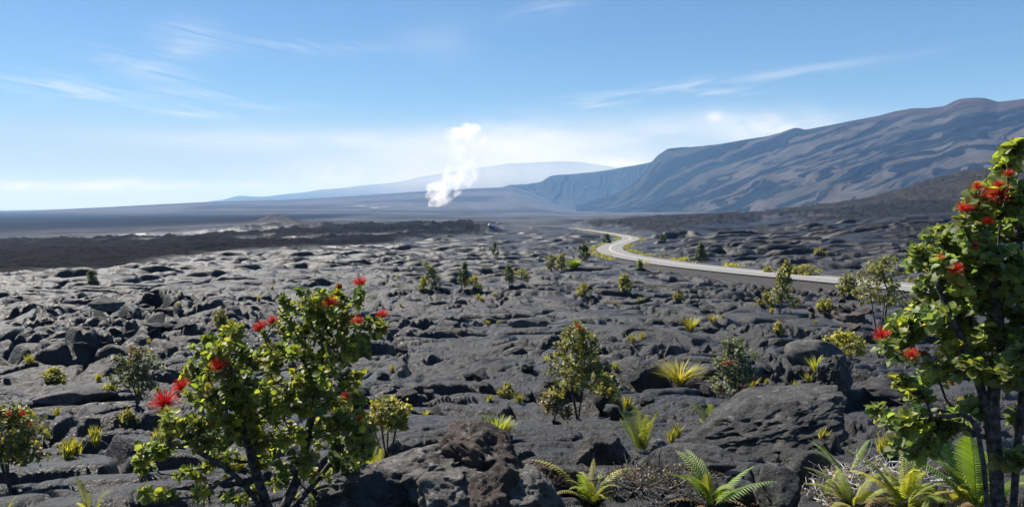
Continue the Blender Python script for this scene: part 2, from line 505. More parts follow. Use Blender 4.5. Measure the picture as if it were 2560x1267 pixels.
# the raised ledge behind the ropes
def ledge(px, py, w, d, h, ang, s):
    x0, y0, z0 = smooth_hit(px, py)
    lx = X[q] - x0; ly = Y[q] - y0
    ca, sa = math.cos(ang), math.sin(ang)
    lx, ly = lx * ca + ly * sa, -lx * sa + ly * ca
    ly = ly + fbm(X[q] / 1.6, Y[q] / 1.6, 3, s) * .8
    relief[q] += h * sst(0, .22, ly) * np.exp(-(np.clip(ly, 0, 99) / d) ** 2) * np.exp(-((lx / w) ** 4))
q = S_(k4, k90)
ledge(1040, 862, 2.4, 3.2, .34, .25, 430)
ledge(1600, 880, 1.3, 1.8, .22, -.3, 433)
ledge(700, 760, 3.2, 3, .25, -.2, 436)
ledge(250, 1120, 1.6, 1.5, .2, .2, 439)
ledge(1350, 760, 3.5, 4, .3, .1, 442)
# clinker
qa = S_(int(np.searchsorted(RR, 60)), k1500)
ra = aa[qa]
rough = fbm(X[qa] / 7, Y[qa] / 7, 5, 100, .68, True) * 1.5 + fbm(X[qa] / 28, Y[qa] / 28, 3, 108) * 1.6 + fbm(X[qa] / 30, Y[qa] / 24, 4, 112, .6, True) * 1.7 * sst(280, 560, RG[qa])
relief[qa] += ra * (rough * np.clip(RG[qa] / 250, .5, 2.2) + .5)
# small clinker on the near rubble bank
rub = np.zeros((ng, nc), f4)
rub[a0:a1] = sst(5, 8, dist[a0:a1]) * sst(20, 11, dist[a0:a1]) * (side[a0:a1] > 0) * sst(1600, 1680, PXG[a0:a1])
qa = S_(a0, k300)
relief[qa] = relief[qa] * (1 - .6 * rub[qa]) + rub[qa] * (fbm(X[qa] / 1.3, Y[qa] / 1.3, 4, 120, .6, True) * .5)
# cinder cone and low mounds on the plain
for (px, py, r, w, h) in ((690, 555, 900, 22, 10.5), (660, 556, 920, 40, 5), (730, 556, 940, 30, 4), (2275, 540, 700, 30, 4), (1050, 548, 1100, 60, 5), (820, 553, 1000, 40, 3)):
    az0 = float(pix(px, py)[0])
    q2 = S_(int(np.searchsorted(RR, r * .6)), int(np.searchsorted(RR, r * 1.6)))
    d_ = np.hypot(X[q2] - r * math.sin(az0), (Y[q2] - r * math.cos(az0)) * .6)
    relief[q2] += h * np.exp(-(d_ / w) ** 1.4) * (1 + .35 * fbm(X[q2] / 14, Y[q2] / 14, 3, 140))
# far plain: only low unevenness, then lava escarpments seen as lines
relief *= sst(20000, 6000, RG)
ZG = BASE + relief
# bed the road
d_ = dist
w_ = sst(9.5, 4.4, d_)
bank = np.where(side > 0, sst(13, 4.5, d_) * (PXG > 1600), 0)
w_ = np.maximum(w_, bank * .85)
ZG = np.where(d_ < 900, ZG * (1 - w_) + (rz - .12 - np.clip(d_ - 4, 0, 20) * .16 * (side > 0)) * w_, ZG).astype(f4)
grav = (sst(8, 4.5, d_) + rub * .8 * (side > 0)).clip(0, 1).astype(f4)
grav = np.where(side > 0, np.maximum(grav, bank), grav)

for _ in range(1):
    ZG[1:-1] = ZG[1:-1] * .5 + (ZG[:-2] + ZG[2:]) * .25
    if _ == 0: ZG[:, 1:1179] = ZG[:, 1:1179] * .5 + (ZG[:, :1178] + ZG[:, 2:1180]) * .25
# crust fronts lean out: the sheet is drawn forward where it is high, so the faces toward the eye stand upright
LEAN = np.clip(LEAN, 0, 1.5) * dr_ * 2.0 * sst(4, 8, RG) * (d_ > 12)
LEAN[1:-1] = LEAN[1:-1] * .5 + (LEAN[:-2] + LEAN[2:]) * .25
X = (X - LEAN * np.sin(AG)).astype(f4); Y = (Y - LEAN * np.cos(AG)).astype(f4)
# lower the ground just round the eye so that nothing there stands in front of it
def ground_z(x, y):
    r = math.hypot(x, y); az = math.atan2(x, y)
    i = np.clip(np.searchsorted(RR, r) - 1, 0, ng - 2)
    t = (r - RR[i]) / (RR[i + 1] - RR[i])
    j = int(np.clip(round((az + .625) / (1.25 / 1179)), 0, 1179))
    return float(ZG[i, j] * (1 - t) + ZG[i + 1, j] * t)

def hit(px, py, rmin=1.5):
    """First point of the ground along a direction of the photograph."""
    az, sl = pix(px, py)
    j = int(np.clip(round((float(az) + .625) / (1.25 / 1179)), 0, 1179))
    ray = EYE + sl * RR
    ok = np.nonzero((ray <= ZG[:, j]) & (RR > rmin))[0]
    r = float(RR[ok[0]]) if len(ok) else 3000.
    if not len(ok): return Vector((r * math.sin(az), r * math.cos(az), 0.)), r
    return Vector((float(X[ok[0], j]), float(Y[ok[0], j]), float(ZG[ok[0], j]))), r

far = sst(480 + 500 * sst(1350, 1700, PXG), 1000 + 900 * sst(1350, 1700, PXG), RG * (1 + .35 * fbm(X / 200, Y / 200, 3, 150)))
veg = np.exp(-(((PXG + 20) / 190) ** 2)) * sst(230, 330, RG) * sst(800, 560, RG) * sst(-.35, .15, fbm(X / 40, Y / 40, 3, 160) + .15) * (1 - aa)
veg += .6 * np.exp(-(((PXG - 820) / 150) ** 2)) * sst(700, 900, RG) * sst(1500, 1200, RG) * sst(0, .3, fbm(X / 50, Y / 50, 3, 165))
veg = np.maximum(veg, .6 * sst(6.5, 4.5, d_) * sst(3.6, 4.2, d_) * sst(0, .3, fbm(X / 6, Y / 10, 2, 170)) * sst(1700, 1640, PXG))
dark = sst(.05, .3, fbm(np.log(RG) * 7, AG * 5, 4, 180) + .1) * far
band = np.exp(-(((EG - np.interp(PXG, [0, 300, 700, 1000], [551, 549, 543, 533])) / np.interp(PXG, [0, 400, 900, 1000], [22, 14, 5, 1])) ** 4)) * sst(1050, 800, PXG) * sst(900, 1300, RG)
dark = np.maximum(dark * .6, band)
pale = np.zeros((ng, nc), f4)
for (px, py, w, h) in ((937, 519, 13, 1.1), (962, 517, 12, .8), (905, 515, 14, .7)):
    pale += np.exp(-(((PXG - px) / w) ** 2 + ((EG - py) / h) ** 2) ** 2) * (RG > 1200)
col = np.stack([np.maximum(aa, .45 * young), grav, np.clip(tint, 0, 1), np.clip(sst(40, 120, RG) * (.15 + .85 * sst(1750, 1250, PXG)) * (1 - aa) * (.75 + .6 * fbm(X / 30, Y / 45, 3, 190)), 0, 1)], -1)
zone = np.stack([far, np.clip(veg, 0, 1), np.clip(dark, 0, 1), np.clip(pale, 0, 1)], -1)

def ground_mat():
    m, t = new_mat('lava_ground')
    P = t.n('ShaderNodeNewGeometry').outputs['Position']
    a = t.n('ShaderNodeAttribute', attribute_name='col'); z = t.n('ShaderNodeAttribute', attribute_name='zone')
    s = t.n('ShaderNodeSeparateColor', i={0: a.outputs['Color']}); s2 = t.n('ShaderNodeSeparateColor', i={0: z.outputs['Color']})
    aaf, gr, ti = s.outputs; fr, vg, dk = s2.outputs; pl = z.outputs['Alpha']
    n1 = t.noise(P, .35, 6, .6); n2 = t.noise(P, 3.0, 6, .65); n3 = t.noise(P, 28, 5, .7); n4 = t.noise(P, 150, 3, .7)
    base = t.mix(t.ramp(ti, .15, .85), (.014, .014, .016), (.062, .060, .060))
    base = t.mix(t.ramp(n1, .42, .7), base, (.066, .064, .064))
    base = t.mix(t.ramp(n2, .56, .78), base, (.085, .082, .081))
    base = t.mix(t.ramp(n3, .54, .72, 0, .6), base, (.13, .126, .125))
    base = t.mix(t.ramp(n4, .54, .70, 0, .75), base, (.20, .196, .19))
    base = t.mix(t.ramp(n4, .46, .34, 0, .75), base, (.010, .010, .011))
    base = t.mix(t.ramp(n3, .46, .30, 0, .6), base, (.010, .010, .011))
    n5 = t.noise(P, 9, 4, .7)
    base = t.mix(t.ramp(n5, .55, .70, 0, .35), base, (.115, .112, .112))
    base = t.mix(t.ramp(n5, .44, .32, 0, .45), base, (.012, .012, .013))
    base = t.mix(t.ramp(n1, .62, .72, 0, .25), base, (.085, .060, .044))
    base = t.mix(t.m('MULTIPLY', a.outputs['Alpha'], t.ramp(n2, .3, .6, .55, 1.)), base, (.058, .058, .060))
    base = t.mix(aaf, base, t.mix(n2, (.004, .005, .008), (.013, .0165, .027)))
    base = t.mix(gr, base, t.mix(n3, (.045, .040, .038), (.12, .105, .095)))
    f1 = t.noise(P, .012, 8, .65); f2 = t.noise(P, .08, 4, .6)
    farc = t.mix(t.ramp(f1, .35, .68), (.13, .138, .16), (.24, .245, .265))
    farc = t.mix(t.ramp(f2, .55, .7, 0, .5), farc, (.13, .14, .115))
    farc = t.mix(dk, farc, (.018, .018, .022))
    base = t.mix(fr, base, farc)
    vc = t.mix(n2, (.10, .085, .025), (.21, .20, .05))
    base = t.mix(t.m('MULTIPLY', vg, t.ramp(n2, .3, .55, .35, 1)), base, vc)
    base = t.mix(pl, base, (.72, .70, .66))
    base = t.mix(1.0, base, (.40, .40, .415), 'MULTIPLY')
    h = t.m('ADD', t.m('MULTIPLY', n3, .35), t.m('MULTIPLY', n4, .10))
    h = t.m('ADD', h, n2)
    h = t.m('MULTIPLY_ADD', t.m('MULTIPLY', t.noise(P, .12, 8, .7), 60), fr, h)
    rough = t.m('ADD', t.m('MULTIPLY', n2, .55), .20)
    rough = t.m('MAXIMUM', rough, t.m('MULTIPLY', a.outputs['Alpha'], .62))
    rough = t.m('MAXIMUM', rough, t.m('MAXIMUM', fr, t.m('MAXIMUM', aaf, gr)))
    spec = t.m('SUBTRACT', .38, t.m('MULTIPLY', t.m('MAXIMUM', aaf, fr), .32))
    finish(t, base, rough, spec, bump(t, t.m('MULTIPLY_ADD', n5, .8, h), 1.0, .075))
    return m

idx = np.arange(ng * nc).reshape(ng, nc)
nx = np.roll(idx, -1, axis=1)
quads = np.stack([idx[:-1], nx[:-1], nx[1:], idx[1:]], -1).reshape(-1, 4)[:, ::-1]
gv = np.stack([X, Y, ZG], -1).reshape(-1, 3)
cv = np.array([[0, 0, float(ZG[0].mean())]], f4)
cap = np.stack([np.full(nc, ng * nc), nx[0], idx[0]], -1)[:, ::-1]
one = np.zeros((1, 4), f4)
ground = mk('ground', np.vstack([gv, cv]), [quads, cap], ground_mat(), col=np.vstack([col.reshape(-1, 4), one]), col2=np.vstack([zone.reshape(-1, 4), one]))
tag(ground, kind='structure')
del col, zone, wx, wy, gv

# ---------------------------------------------------------------- road
def ribbon(name, off0, off1, dz, mat, crown=0., ks=None):
    ks = np.arange(len(rc)) if ks is None else ks
    v = []
    offs = np.linspace(off0, off1, 5)
    for k in ks:
        for o in offs:
            v.append((rc[k, 0] + rn[k, 0] * o, rc[k, 1] + rn[k, 1] * o, rc[k, 2] + dz + .06 * (1 - (o / ROADW) ** 2)))
    n = len(offs)
    f = [(i * n + j, i * n + j + 1, (i + 1) * n + j + 1, (i + 1) * n + j) for i in range(len(ks) - 1) for j in range(n - 1)]
    o = mk(name, v, np.array(f)[:, ::-1], mat)
    return tag(o, kind='structure')
def road_mats():
    m, t = new_mat('asphalt')
    P = t.n('ShaderNodeNewGeometry').outputs['Position']
    n = t.noise(P, .6, 5, .6); n2 = t.noise(P, 9, 3, .6)
    finish(t, t.mix(n2, t.mix(n, (.14, .139, .137), (.20, .198, .195)), (.17, .169, .167)), .85, .3, bump(t, n2, .3, .02))
    m2, t = new_mat('road_paint')
    P = t.n('ShaderNodeNewGeometry').outputs['Position']
    finish(t, t.mix(t.ramp(t.noise(P, 3, 4, .6), .4, .7), (.55, .51, .38), (.36, .34, .28)), .7, .3)
    m3, t = new_mat('edge_paint')
    P = t.n('ShaderNodeNewGeometry').outputs['Position']
    finish(t, t.mix(t.ramp(t.noise(P, 3, 4, .6), .4, .7), (.24, .24, .23), (.19, .19, .19)), .7, .3)
    return m, m2, m3
ASPH, PAINT, EDGE = road_mats()
ribbon('road', -ROADW, ROADW, 0, ASPH)
ribbon('road_marking', -.15, .15, .012, PAINT)
ribbon('road_marking', ROADW - .40, ROADW - .26, .012, EDGE)
ribbon('road_marking', -ROADW + .26, -ROADW + .40, .012, EDGE)
# ---------------------------------------------------------------- mountains, cliffs and the far volcano
def hill(name, sil, rf, rr_, back, prof, detail, mat, colf, n_az=420, n_u=150, foot=-30, level=0.):
    """A massif: its skyline as (px, py) points stands at distance rr_(az); the front falls to distance rf(az)."""
    p = np.array(sil, float)
    a, s = pix(p[:, 0], p[:, 1])
    az = np.linspace(a[0], a[-1], n_az)
    sl = np.interp(az, a, s)
    k = np.exp(-.5 * (np.arange(-4, 5) / 1.6) ** 2); k /= k.sum()
    sl = np.convolve(np.pad(sl, 4, mode='edge'), k, mode='valid')
    rF = rf(az); rR = rr_(az)
    zr = EYE + sl * rR
    zf = EYE - drop(rF, az) + foot
    us = np.concatenate([np.linspace(0, 1, n_u) ** .9, 1 + np.linspace(.02, back, 14)])
    V = np.zeros((len(us), n_az, 3)); Cc = np.zeros((len(us), n_az, 4))
    U = np.repeat(us[:, None], n_az, 1); A = np.repeat(az[None], len(us), 0)
    Rr = rF + (rR - rF) * U
    pf = prof(np.clip(U, 0, 1), A)
    Z = zf + (zr - zf) * pf
    over = np.clip(U - 1, 0, None)
    Z -= over ** 1.3 * (zr - zf) * .7 + over * 60
    det = detail(U, A, Rr)
    Z += det * sst(0, .06, U) * (1 - .92 * sst(.86, 1.0, U))
    V[..., 0] = Rr * np.sin(A); V[..., 1] = Rr * np.cos(A); V[..., 2] = Z
    Cc[...] = colf(U, A, det)
    n = len(us); idx = np.arange(n * n_az).reshape(n, n_az)
    q = np.stack([idx[:-1, :-1], idx[:-1, 1:], idx[1:, 1:], idx[1:, :-1]], -1).reshape(-1, 4)[:, ::-1]
    return tag(mk(name, V.reshape(-1, 3), q, mat, col=Cc.reshape(-1, 4)), kind='structure')

def hill_mat(name, scale, bstr):
    m, t = new_mat(name)
    P = t.n('ShaderNodeNewGeometry').outputs['Position']
    a = t.n('ShaderNodeAttribute', attribute_name='col')
    n = t.noise(P, scale, 8, .65); n2 = t.noise(P, scale * 7, 5, .65)
    c = t.mix(t.ramp(n, .3, .7, 0, .5), a.outputs['Color'], t.mix(1.0, a.outputs['Color'], (.55, .55, .6), 'MULTIPLY'))
    c = t.mix(t.ramp(n2, .55, .75, 0, .5), c, t.mix(1.0, a.outputs['Color'], (1.6, 1.5, 1.35), 'MULTIPLY'))
    finish(t, c, .95, .05, bump(t, t.m('ADD', n, t.m('MULTIPLY', n2, .3)), bstr, 1 / scale * .25))
    return m

def rgba(fields):
    """Blend of colours: [(weight array, colour), ...] on top of each other."""
    out = None
    for w, c in fields:
        c = np.array([*c, 1.0])
        out = np.broadcast_to(c, (*w.shape, 4)).copy() if out is None else out * (1 - w[..., None]) + c * w[..., None]
    out[..., :3] *= .72
    return out

A_ = lambda px: float(pix(px, 520)[0])
def lin(*pts):
    xs = [A_(p[0]) for p in pts]; ys = [p[1] for p in pts]
    return lambda az: np.interp(az, xs, ys)

# the long mountain at right
def m_prof(u, a):
    t = (a - A_(1640)) / (A_(2560) - A_(1640))
    steep = np.clip(1 - t * 3.2, 0, 1)
    g = .55 * u + .45 * u ** 1.9
    s = .20 * sst(0, .55, u) + .80 * sst(.42, .95, u)
    return g * (1 - steep) + s * steep
def m_coord(u, a):
    c = a - .40 * u
    w = fbm(c * 9, u * 3.0, 3, 210) * .05
    return c + w
def m_det(u, a, r):
    c = m_coord(u, a)
    g = fbm(c * 22, u * 1.6, 4, 220, .55, True)
    fine = fbm(c * 90, u * 9, 4, 226, .55, True)
    big = fbm(c * 7, u * 1.2 + 4, 2, 229)
    rill = fbm(c * 160, u * 3.5, 3, 233, .55, True)
    mid = fbm(c * 62 + .6 * fbm(a * 30, u * 6, 2, 237), u * 2.2, 4, 235, .6, True)
    return 11 * mid * sst(.05, .3, u) + 18 * g * sst(0, .4, u) + 7 * fine + 17 * big * sst(.05, .5, u) + 11 * rill * sst(.05, .3, u)
def m_col(u, a, det):
    c = m_coord(u, a)
    w = fbm(c * 46 + .9 * fbm(a * 20, u * 8, 3, 240), u * 1.9, 4, 231)
    fl = sst(-.02, .05, w + .25 * fbm(a * 40, u * 14, 3, 244))
    fl2 = sst(.12, .18, fbm(c * 24 + 9, u * 1.4, 3, 250) + .12 * fbm(a * 60, u * 20, 3, 252))
    rust = sst(.80, .97, u) * sst(A_(1900), A_(2350), a)
    green = sst(A_(1850), A_(1640), a) * .8
    old = sst(-.2, .4, fbm(a * 26, u * 9, 4, 256))
    return rgba([(u, (.068, .062, .056)), (old * .8, (.108, .099, .092)), (green, (.034, .040, .028)), (fl * .95, (.007, .007, .009)), (fl2 * .9, (.009, .017, .018)), (rust * .75, (.062, .038, .030))])
MSIL = [(1440, 519), (1500, 506), (1540, 493), (1575, 474), (1602, 449), (1622, 423), (1645, 399), (1668, 381), (1705, 375), (1745, 370), (1800, 361), (1870, 349), (1920, 341), (1950, 333), (1972, 325), (1985, 321), (1998, 321), (2012, 325), (2030, 322),
        (2080, 313), (2130, 303), (2200, 290), (2240, 279), (2280, 272), (2320, 271), (2362, 266), (2385, 254), (2402, 248), (2430, 245.5), (2462, 246), (2478, 251), (2496, 256), (2530, 252), (2560, 248), (2650, 240), (2800, 225), (3000, 215), (3250, 230)]
hill('mountain', MSIL, lin((1440, 5900), (1600, 4600), (1800, 3300), (2100, 2500), (2560, 2100), (3250, 2000)), lin((1440, 7000), (1640, 6500), (1850, 5600), (2100, 4900), (2560, 4300), (3250, 4200)), .5,
     m_prof, m_det, hill_mat('mountain_rock', .012, .55), m_col, 1100, 300)

# the sea-cliff like escarpment behind its left foot
def c_prof(u, a): return .28 * sst(0, .75, u) + .72 * sst(.62, .985, u)
def c_det(u, a, r):
    g = fbm(a * 75 + fbm(a * 30, u * 4, 2, 262) * 3, u * 1.1, 4, 260, .55, True)
    return 28 * g * sst(.25, .75, u) + 40 * fbm(a * 45, u * 2, 3, 268) * sst(.1, .5, u) - 10
def c_col(u, a, det):
    n = sst(-.1, .4, fbm(a * 90, u * 8, 4, 266))
    return rgba([(u, (.040, .040, .033)), (n, (.062, .056, .045)), (sst(.55, .95, u) * .5, (.03, .036, .026))])
CSIL = [(1180, 505), (1230, 478), (1270, 464), (1330, 460), (1352, 457), (1362, 449), (1376, 440), (1400, 437), (1440, 435), (1478, 431), (1520, 426), (1556, 419), (1600, 412), (1650, 400), (1720, 385), (1820, 372)]
hill('cliff', CSIL, lin((1180, 7700), (1350, 7400), (1820, 6600)), lin((1180, 8900), (1350, 8600), (1820, 7900)), .5, c_prof, c_det, hill_mat('cliff_rock', .014, .6), c_col, 420, 170)

# the pale volcano beyond everything
def v_prof(u, a): return .6 * u + .4 * u * u
FSIL = [(420, 516), (520, 504), (560, 499), (585, 492), (603, 488.5), (620, 491), (660, 492), (700, 487), (760, 481), (800, 474), (850, 471), (900, 464), (960, 459), (1010, 452), (1060, 440), (1130, 430), (1200, 419), (1270, 409),
        (1330, 407), (1390, 404), (1405, 403), (1450, 405), (1500, 413), (1540, 419), (1600, 426), (1700, 440), (1800, 460)]
hill('far_mountain', FSIL, lin((420, 15000), (1800, 15000)), lin((420, 20000), (1800, 20000)), .4, v_prof,
     lambda u, a, r: 46 * fbm(a * 40, u * 3, 4, 280), hill_mat('far_rock', .004, .3), lambda u, a, d: rgba([(u, (.05, .045, .04))]), 300, 60, foot=-80)

# the scrubby dark spur at right, nearer
def s_det(u, a, r): return 7 * fbm(a * 40, u * 6, 5, 290, .6) + 3 * fbm(a * 160, u * 24, 3, 296, .6, True)
def s_col(u, a, d):
    n = sst(-.05, .3, fbm((a - .2 * u) * 70, u * 7, 4, 298)); g = sst(.05, .35, fbm(a * 130, u * 22, 3, 299))
    return rgba([(u, (.026, .023, .022)), (n * .7, (.060, .048, .036)), (g * .6, (.060, .058, .028))])
SSIL = [(1900, 530), (2000, 518), (2080, 508), (2150, 497), (2200, 486), (2260, 470), (2310, 452), (2360, 439), (2410, 426), (2450, 421), (2500, 418), (2560, 408), (2700, 396), (2900, 390), (3200, 400)]
hill('hill', SSIL, lin((1900, 1150), (3200, 760)), lin((1900, 1500), (2300, 1400), (3200, 1250)), .5, lambda u, a: u ** .9, s_det, hill_mat('spur_rock', .03, .8), s_col, 500, 120, foot=-6)

# ---------------------------------------------------------------- steam column
def steam():
    r = 4700.
    path = [(1093, 514, 13), (1100, 500, 21), (1108, 488, 27), (1122, 472, 30), (1136, 458, 30), (1148, 444, 27), (1156, 428, 27), (1160, 408, 26), (1163, 385, 25), (1167, 360, 29), (1172, 336, 32), (1174, 318, 27), (1172, 309, 10)]
    P = []
    for px, py, w in path:
        a, s = pix(px, py)
        P.append((r * math.sin(a), r * math.cos(a), EYE + r * float(s), w * 1.6 / LENS * r))
    P = catmull(np.array(P), 5)
    n = 28
    ph = np.linspace(0, 2 * math.pi, n, endpoint=False)
    P0 = P[0, :3].copy()
    V = []
    for k, (x, y, z, w) in enumerate(P):
        q = np.stack([x + np.cos(ph) * w, y + np.sin(ph) * w, np.full(n, z)], 1)
        nz = fbm3(q / 60, 3, 310)
        ww = w * (1 + .8 * nz)
        V.append(np.stack([x + np.cos(ph) * ww, y + np.sin(ph) * ww, z + 14 * fbm3(q / 45, 2, 320)], 1))
    V = np.array(V) - P0
    k = len(P)
    idx = np.arange(k * n).reshape(k, n); nx_ = np.roll(idx, -1, 1)
    f = np.stack([idx[:-1], nx_[:-1], nx_[1:], idx[1:]], -1).reshape(-1, 4)
    V = np.vstack([V.reshape(-1, 3), V[0].mean(0) - [0, 0, 6], V[-1].mean(0) + [0, 0, 10]])
    caps = np.vstack([np.stack([np.full(n, k * n), nx_[0], idx[0]], -1), np.stack([np.full(n, k * n + 1), idx[-1], nx_[-1]], -1)])
    m, t = new_mat('steam')
    co = t.n('ShaderNodeTexCoord').outputs['Object']
    z = t.n('ShaderNodeSeparateXYZ', i={0: co}).outputs[2]
    nz = t.noise(co, .016, 6, .62, .4)
    low = t.ramp(z, 90, 240, 1., .24)
    top = t.ramp(z, 360, 440, 0, .42)
    den = t.m('MULTIPLY', t.ramp(nz, .43, .88), t.m('ADD', low, top))
    v = t.n('ShaderNodeVolumePrincipled', i={'Color': (1, 1, 1, 1), 'Anisotropy': .25})
    t.set(v.inputs['Density'], t.m('MULTIPLY', den, .06))
    o = t.n('ShaderNodeOutputMaterial'); t.set(o.inputs['Volume'], v.outputs[0])
    m.cycles.volume_step_rate = .35
    ob = mk('steam_plume', V, [f, caps], m, loc=P0)
    tag(ob, 'tall white steam plume rising from the crater on the far lava plain', 'steam plume')
    return ob
steam()

# thin vapour drifting from the plume in front of the far volcano
def drift():
    a, s = pix(1220, 440); r = 12500.
    c = np.array([r * math.sin(a), r * math.cos(a), EYE + r * float(s)])
    bm = bmesh.new(); bmesh.ops.create_icosphere(bm, subdivisions=4, radius=1)
    v = np.array([x.co[:] for x in bm.verts]); f = np.array([[q.index for q in x.verts] for x in bm.faces]); bm.free()
    v = v * (1 + .12 * fbm3(v * 2, 3, 330)[:, None]) * np.array([5200, 1500, 520])
    m, t = new_mat('vapour')
    co = t.n('ShaderNodeTexCoord').outputs['Object']
    sp = t.n('ShaderNodeVectorMath', operation='MULTIPLY', i={0: co, 1: (1 / 5200, 1 / 1500, 1 / 520)})
    ln = t.n('ShaderNodeVectorMath', operation='LENGTH', i={0: sp.outputs[0]}).outputs['Value']
    d = t.m('MULTIPLY', t.ramp(ln, .95, .1), t.ramp(t.noise(co, .0009, 4, .6), .2, .7))
    vv = t.n('ShaderNodeVolumePrincipled', i={'Color': (1, 1, 1, 1)}); t.set(vv.inputs['Density'], t.m('MULTIPLY', d, .0007))
    o = t.n('ShaderNodeOutputMaterial'); t.set(o.inputs['Volume'], vv.outputs[0])
    m.cycles.volume_step_rate = .5
    tag(mk('vapour', v, f, m, loc=c), kind='stuff')
drift()

# ---------------------------------------------------------------- haze: one box of air round everything
HAZE = dict(density=.66e-4, color=(.235, .51, 1.0), aniso=.0)
def haze():
    x0, x1, y0, y1, z0, z1 = -50000, 50000, -50000, 50000, float(ZG.min()) - 500, 1250.
    # below the lowest ground and hill foot, above the highest summit
    v = [(x, y, z) for z in (z0, z1) for (x, y) in ((x0, y0), (x1, y0), (x1, y1), (x0, y1))]
    f = [(3, 2, 1, 0), (4, 5, 6, 7), (0, 1, 5, 4), (1, 2, 6, 5), (2, 3, 7, 6), (3, 0, 4, 7)]
    m, t = new_mat('haze')
    p = t.n('ShaderNodeVolumePrincipled', i={'Color': (*HAZE['color'], 1), 'Absorption Color': (1, 1, 1, 1), 'Density': HAZE['density'], 'Anisotropy': HAZE['aniso']})
    o = t.n('ShaderNodeOutputMaterial'); t.set(o.inputs['Volume'], p.outputs[0])
    tag(mk('haze', v, np.array(f), m, smooth=False), kind='stuff')
haze()

# ---------------------------------------------------------------- sky, clouds, sun
def world():
    w = bpy.data.worlds.new('World'); sc.world = w; w.use_nodes = True
    t = NT(w.node_tree)
    sky = t.n('ShaderNodeTexSky', sky_type='NISHITA', sun_disc=False, sun_elevation=SUN_EL, sun_rotation=SUN_AZ, altitude=300, air_density=1.0, dust_density=0.0, ozone_density=10)
    D = t.n('ShaderNodeTexCoord').outputs['Generated']
    s = t.n('ShaderNodeSeparateXYZ', i={0: D})
    x, y, z = s.outputs
    az = t.m('ARCTAN2', x, y)
    el = t.m('DIVIDE', z, t.m('SQRT', t.m('ADD', t.m('MULTIPLY', x, x), t.m('MULTIPLY', y, y))))
    comb = lambda a, b, c=0.: t.n('ShaderNodeCombineXYZ', i={0: a, 1: b, 2: c}).outputs[0]
    streak = t.noise(comb(t.m('MULTIPLY_ADD', el, 1.2, az), t.m('MULTIPLY_ADD', az, 1.3, t.m('MULTIPLY', el, 9.))), 9, 7, .62, .9)
    streakr = t.noise(comb(az, t.m('MULTIPLY_ADD', az, -1.0, t.m('MULTIPLY', el, 9.))), 10, 6, .6, .5)
    puff = t.noise(comb(az, t.m('MULTIPLY', el, 2.2)), 22, 7, .6, .2)
    veil = t.noise(comb(az, t.m('MULTIPLY', el, 4.0)), 5, 5, .55, .3)
    total = None
    low = None
    def cloud(px, py, w_, h_, tex, lo, hi, amt, tilt=0.):
        nonlocal total
        a0, e0 = pix(px, py)
        da = t.m('SUBTRACT', az, float(a0)); de = t.m('SUBTRACT', el, float(e0))
        de = t.m('MULTIPLY_ADD', da, tilt, de)
        g = t.m('ADD', t.m('POWER', t.m('ABSOLUTE', t.m('MULTIPLY', da, LENS / w_)), 2.), t.m('POWER', t.m('ABSOLUTE', t.m('MULTIPLY', de, LENS / h_)), 2.))
        g = t.m('EXPONENT', t.m('MULTIPLY', g, -1.))
        if tex in (streak, streakr): amt *= .62
        c = t.m('MULTIPLY', t.m('MULTIPLY', t.ramp(tex, lo, hi), g), amt)
        total = c if total is None else t.m('SUBTRACT', t.m('ADD', total, c), t.m('MULTIPLY', total, c))
    cloud(475, 95, 70, 34, streak, .35, .62, .55); cloud(440, 130, 60, 18, streak, .38, .65, .35, -.3)
    cloud(360, 172, 130, 24, streak, .40, .64, .55, .22); cloud(740, 115, 190, 17, streak, .42, .66, .42, -.02)
    cloud(210, 226, 250, 22, streak, .40, .62, .6, .10); cloud(330, 262, 220, 14, streak, .40, .64, .4, .08)
    cloud(520, 236, 110, 10, streak, .40, .62, .4, .02); cloud(485, 286, 70, 8, streak, .36, .6, .6); cloud(710, 266, 90, 8, streak, .36, .6, .55)
    cloud(1360, 22, 90, 20, streakr, .38, .64, .3, -.15); cloud(1820, 205, 300, 13, streakr, .38, .6, .55, -.10); cloud(1790, 232, 90, 8, streakr, .36, .6, .5); cloud(1490, 264, 80, 8, streakr, .36, .6, .5)
    cloud(1600, 240, 260, 26, streakr, .42, .7, .3, -.12)
    cloud(1180, 372, 430, 44, veil, .15, .65, .75); cloud(880, 356, 420, 24, veil, .15, .65, .6); cloud(1300, 356, 150, 48, puff, .25, .65, .75); cloud(1540, 360, 300, 56, veil, .2, .7, .65)
    cloud(1940, 322, 140, 38, puff, .3, .66, .75); cloud(1760, 330, 260, 44, veil, .15, .7, .5); cloud(1787, 293, 18, 12, puff, .3, .55, .8); cloud(1560, 410, 70, 14, puff, .3, .5, .95)
    cloud(60, 464, 42, 9, puff, .3, .55, .8); cloud(135, 466, 40, 8, puff, .34, .6, .6); cloud(237, 464, 50, 10, puff, .3, .55, .8); cloud(345, 460, 60, 12, puff, .32, .56, .8); cloud(560, 462, 160, 9, puff, .4, .62, .5); cloud(900, 448, 140, 9, puff, .4, .6, .5)
    cloud(1090, 95, 90, 60, veil, .3, .7, .16)
    bg = t.n('ShaderNodeBackground', i={'Strength': .050}); 
    vap = t.m('MULTIPLY', t.ramp(el, float(pix(1280, 250)[1]), float(pix(1280, 470)[1])), t.ramp(veil, .1, .7, .78, .96))
    t.set(bg.inputs['Color'], t.mix(total, t.mix(vap, sky.outputs[0], (4.0, 4.6, 5.6)), (9.4, 9.7, 10.2)))
    o = t.n('ShaderNodeOutputWorld'); t.set(o.inputs['Surface'], bg.outputs[0])
world()
sun = bpy.data.lights.new('sun', 'SUN'); sun.energy = 5.0; sun.angle = R(.53); sun.color = (1, .96, .90)
so = bpy.data.objects.new('sun', sun); C.objects.link(so)
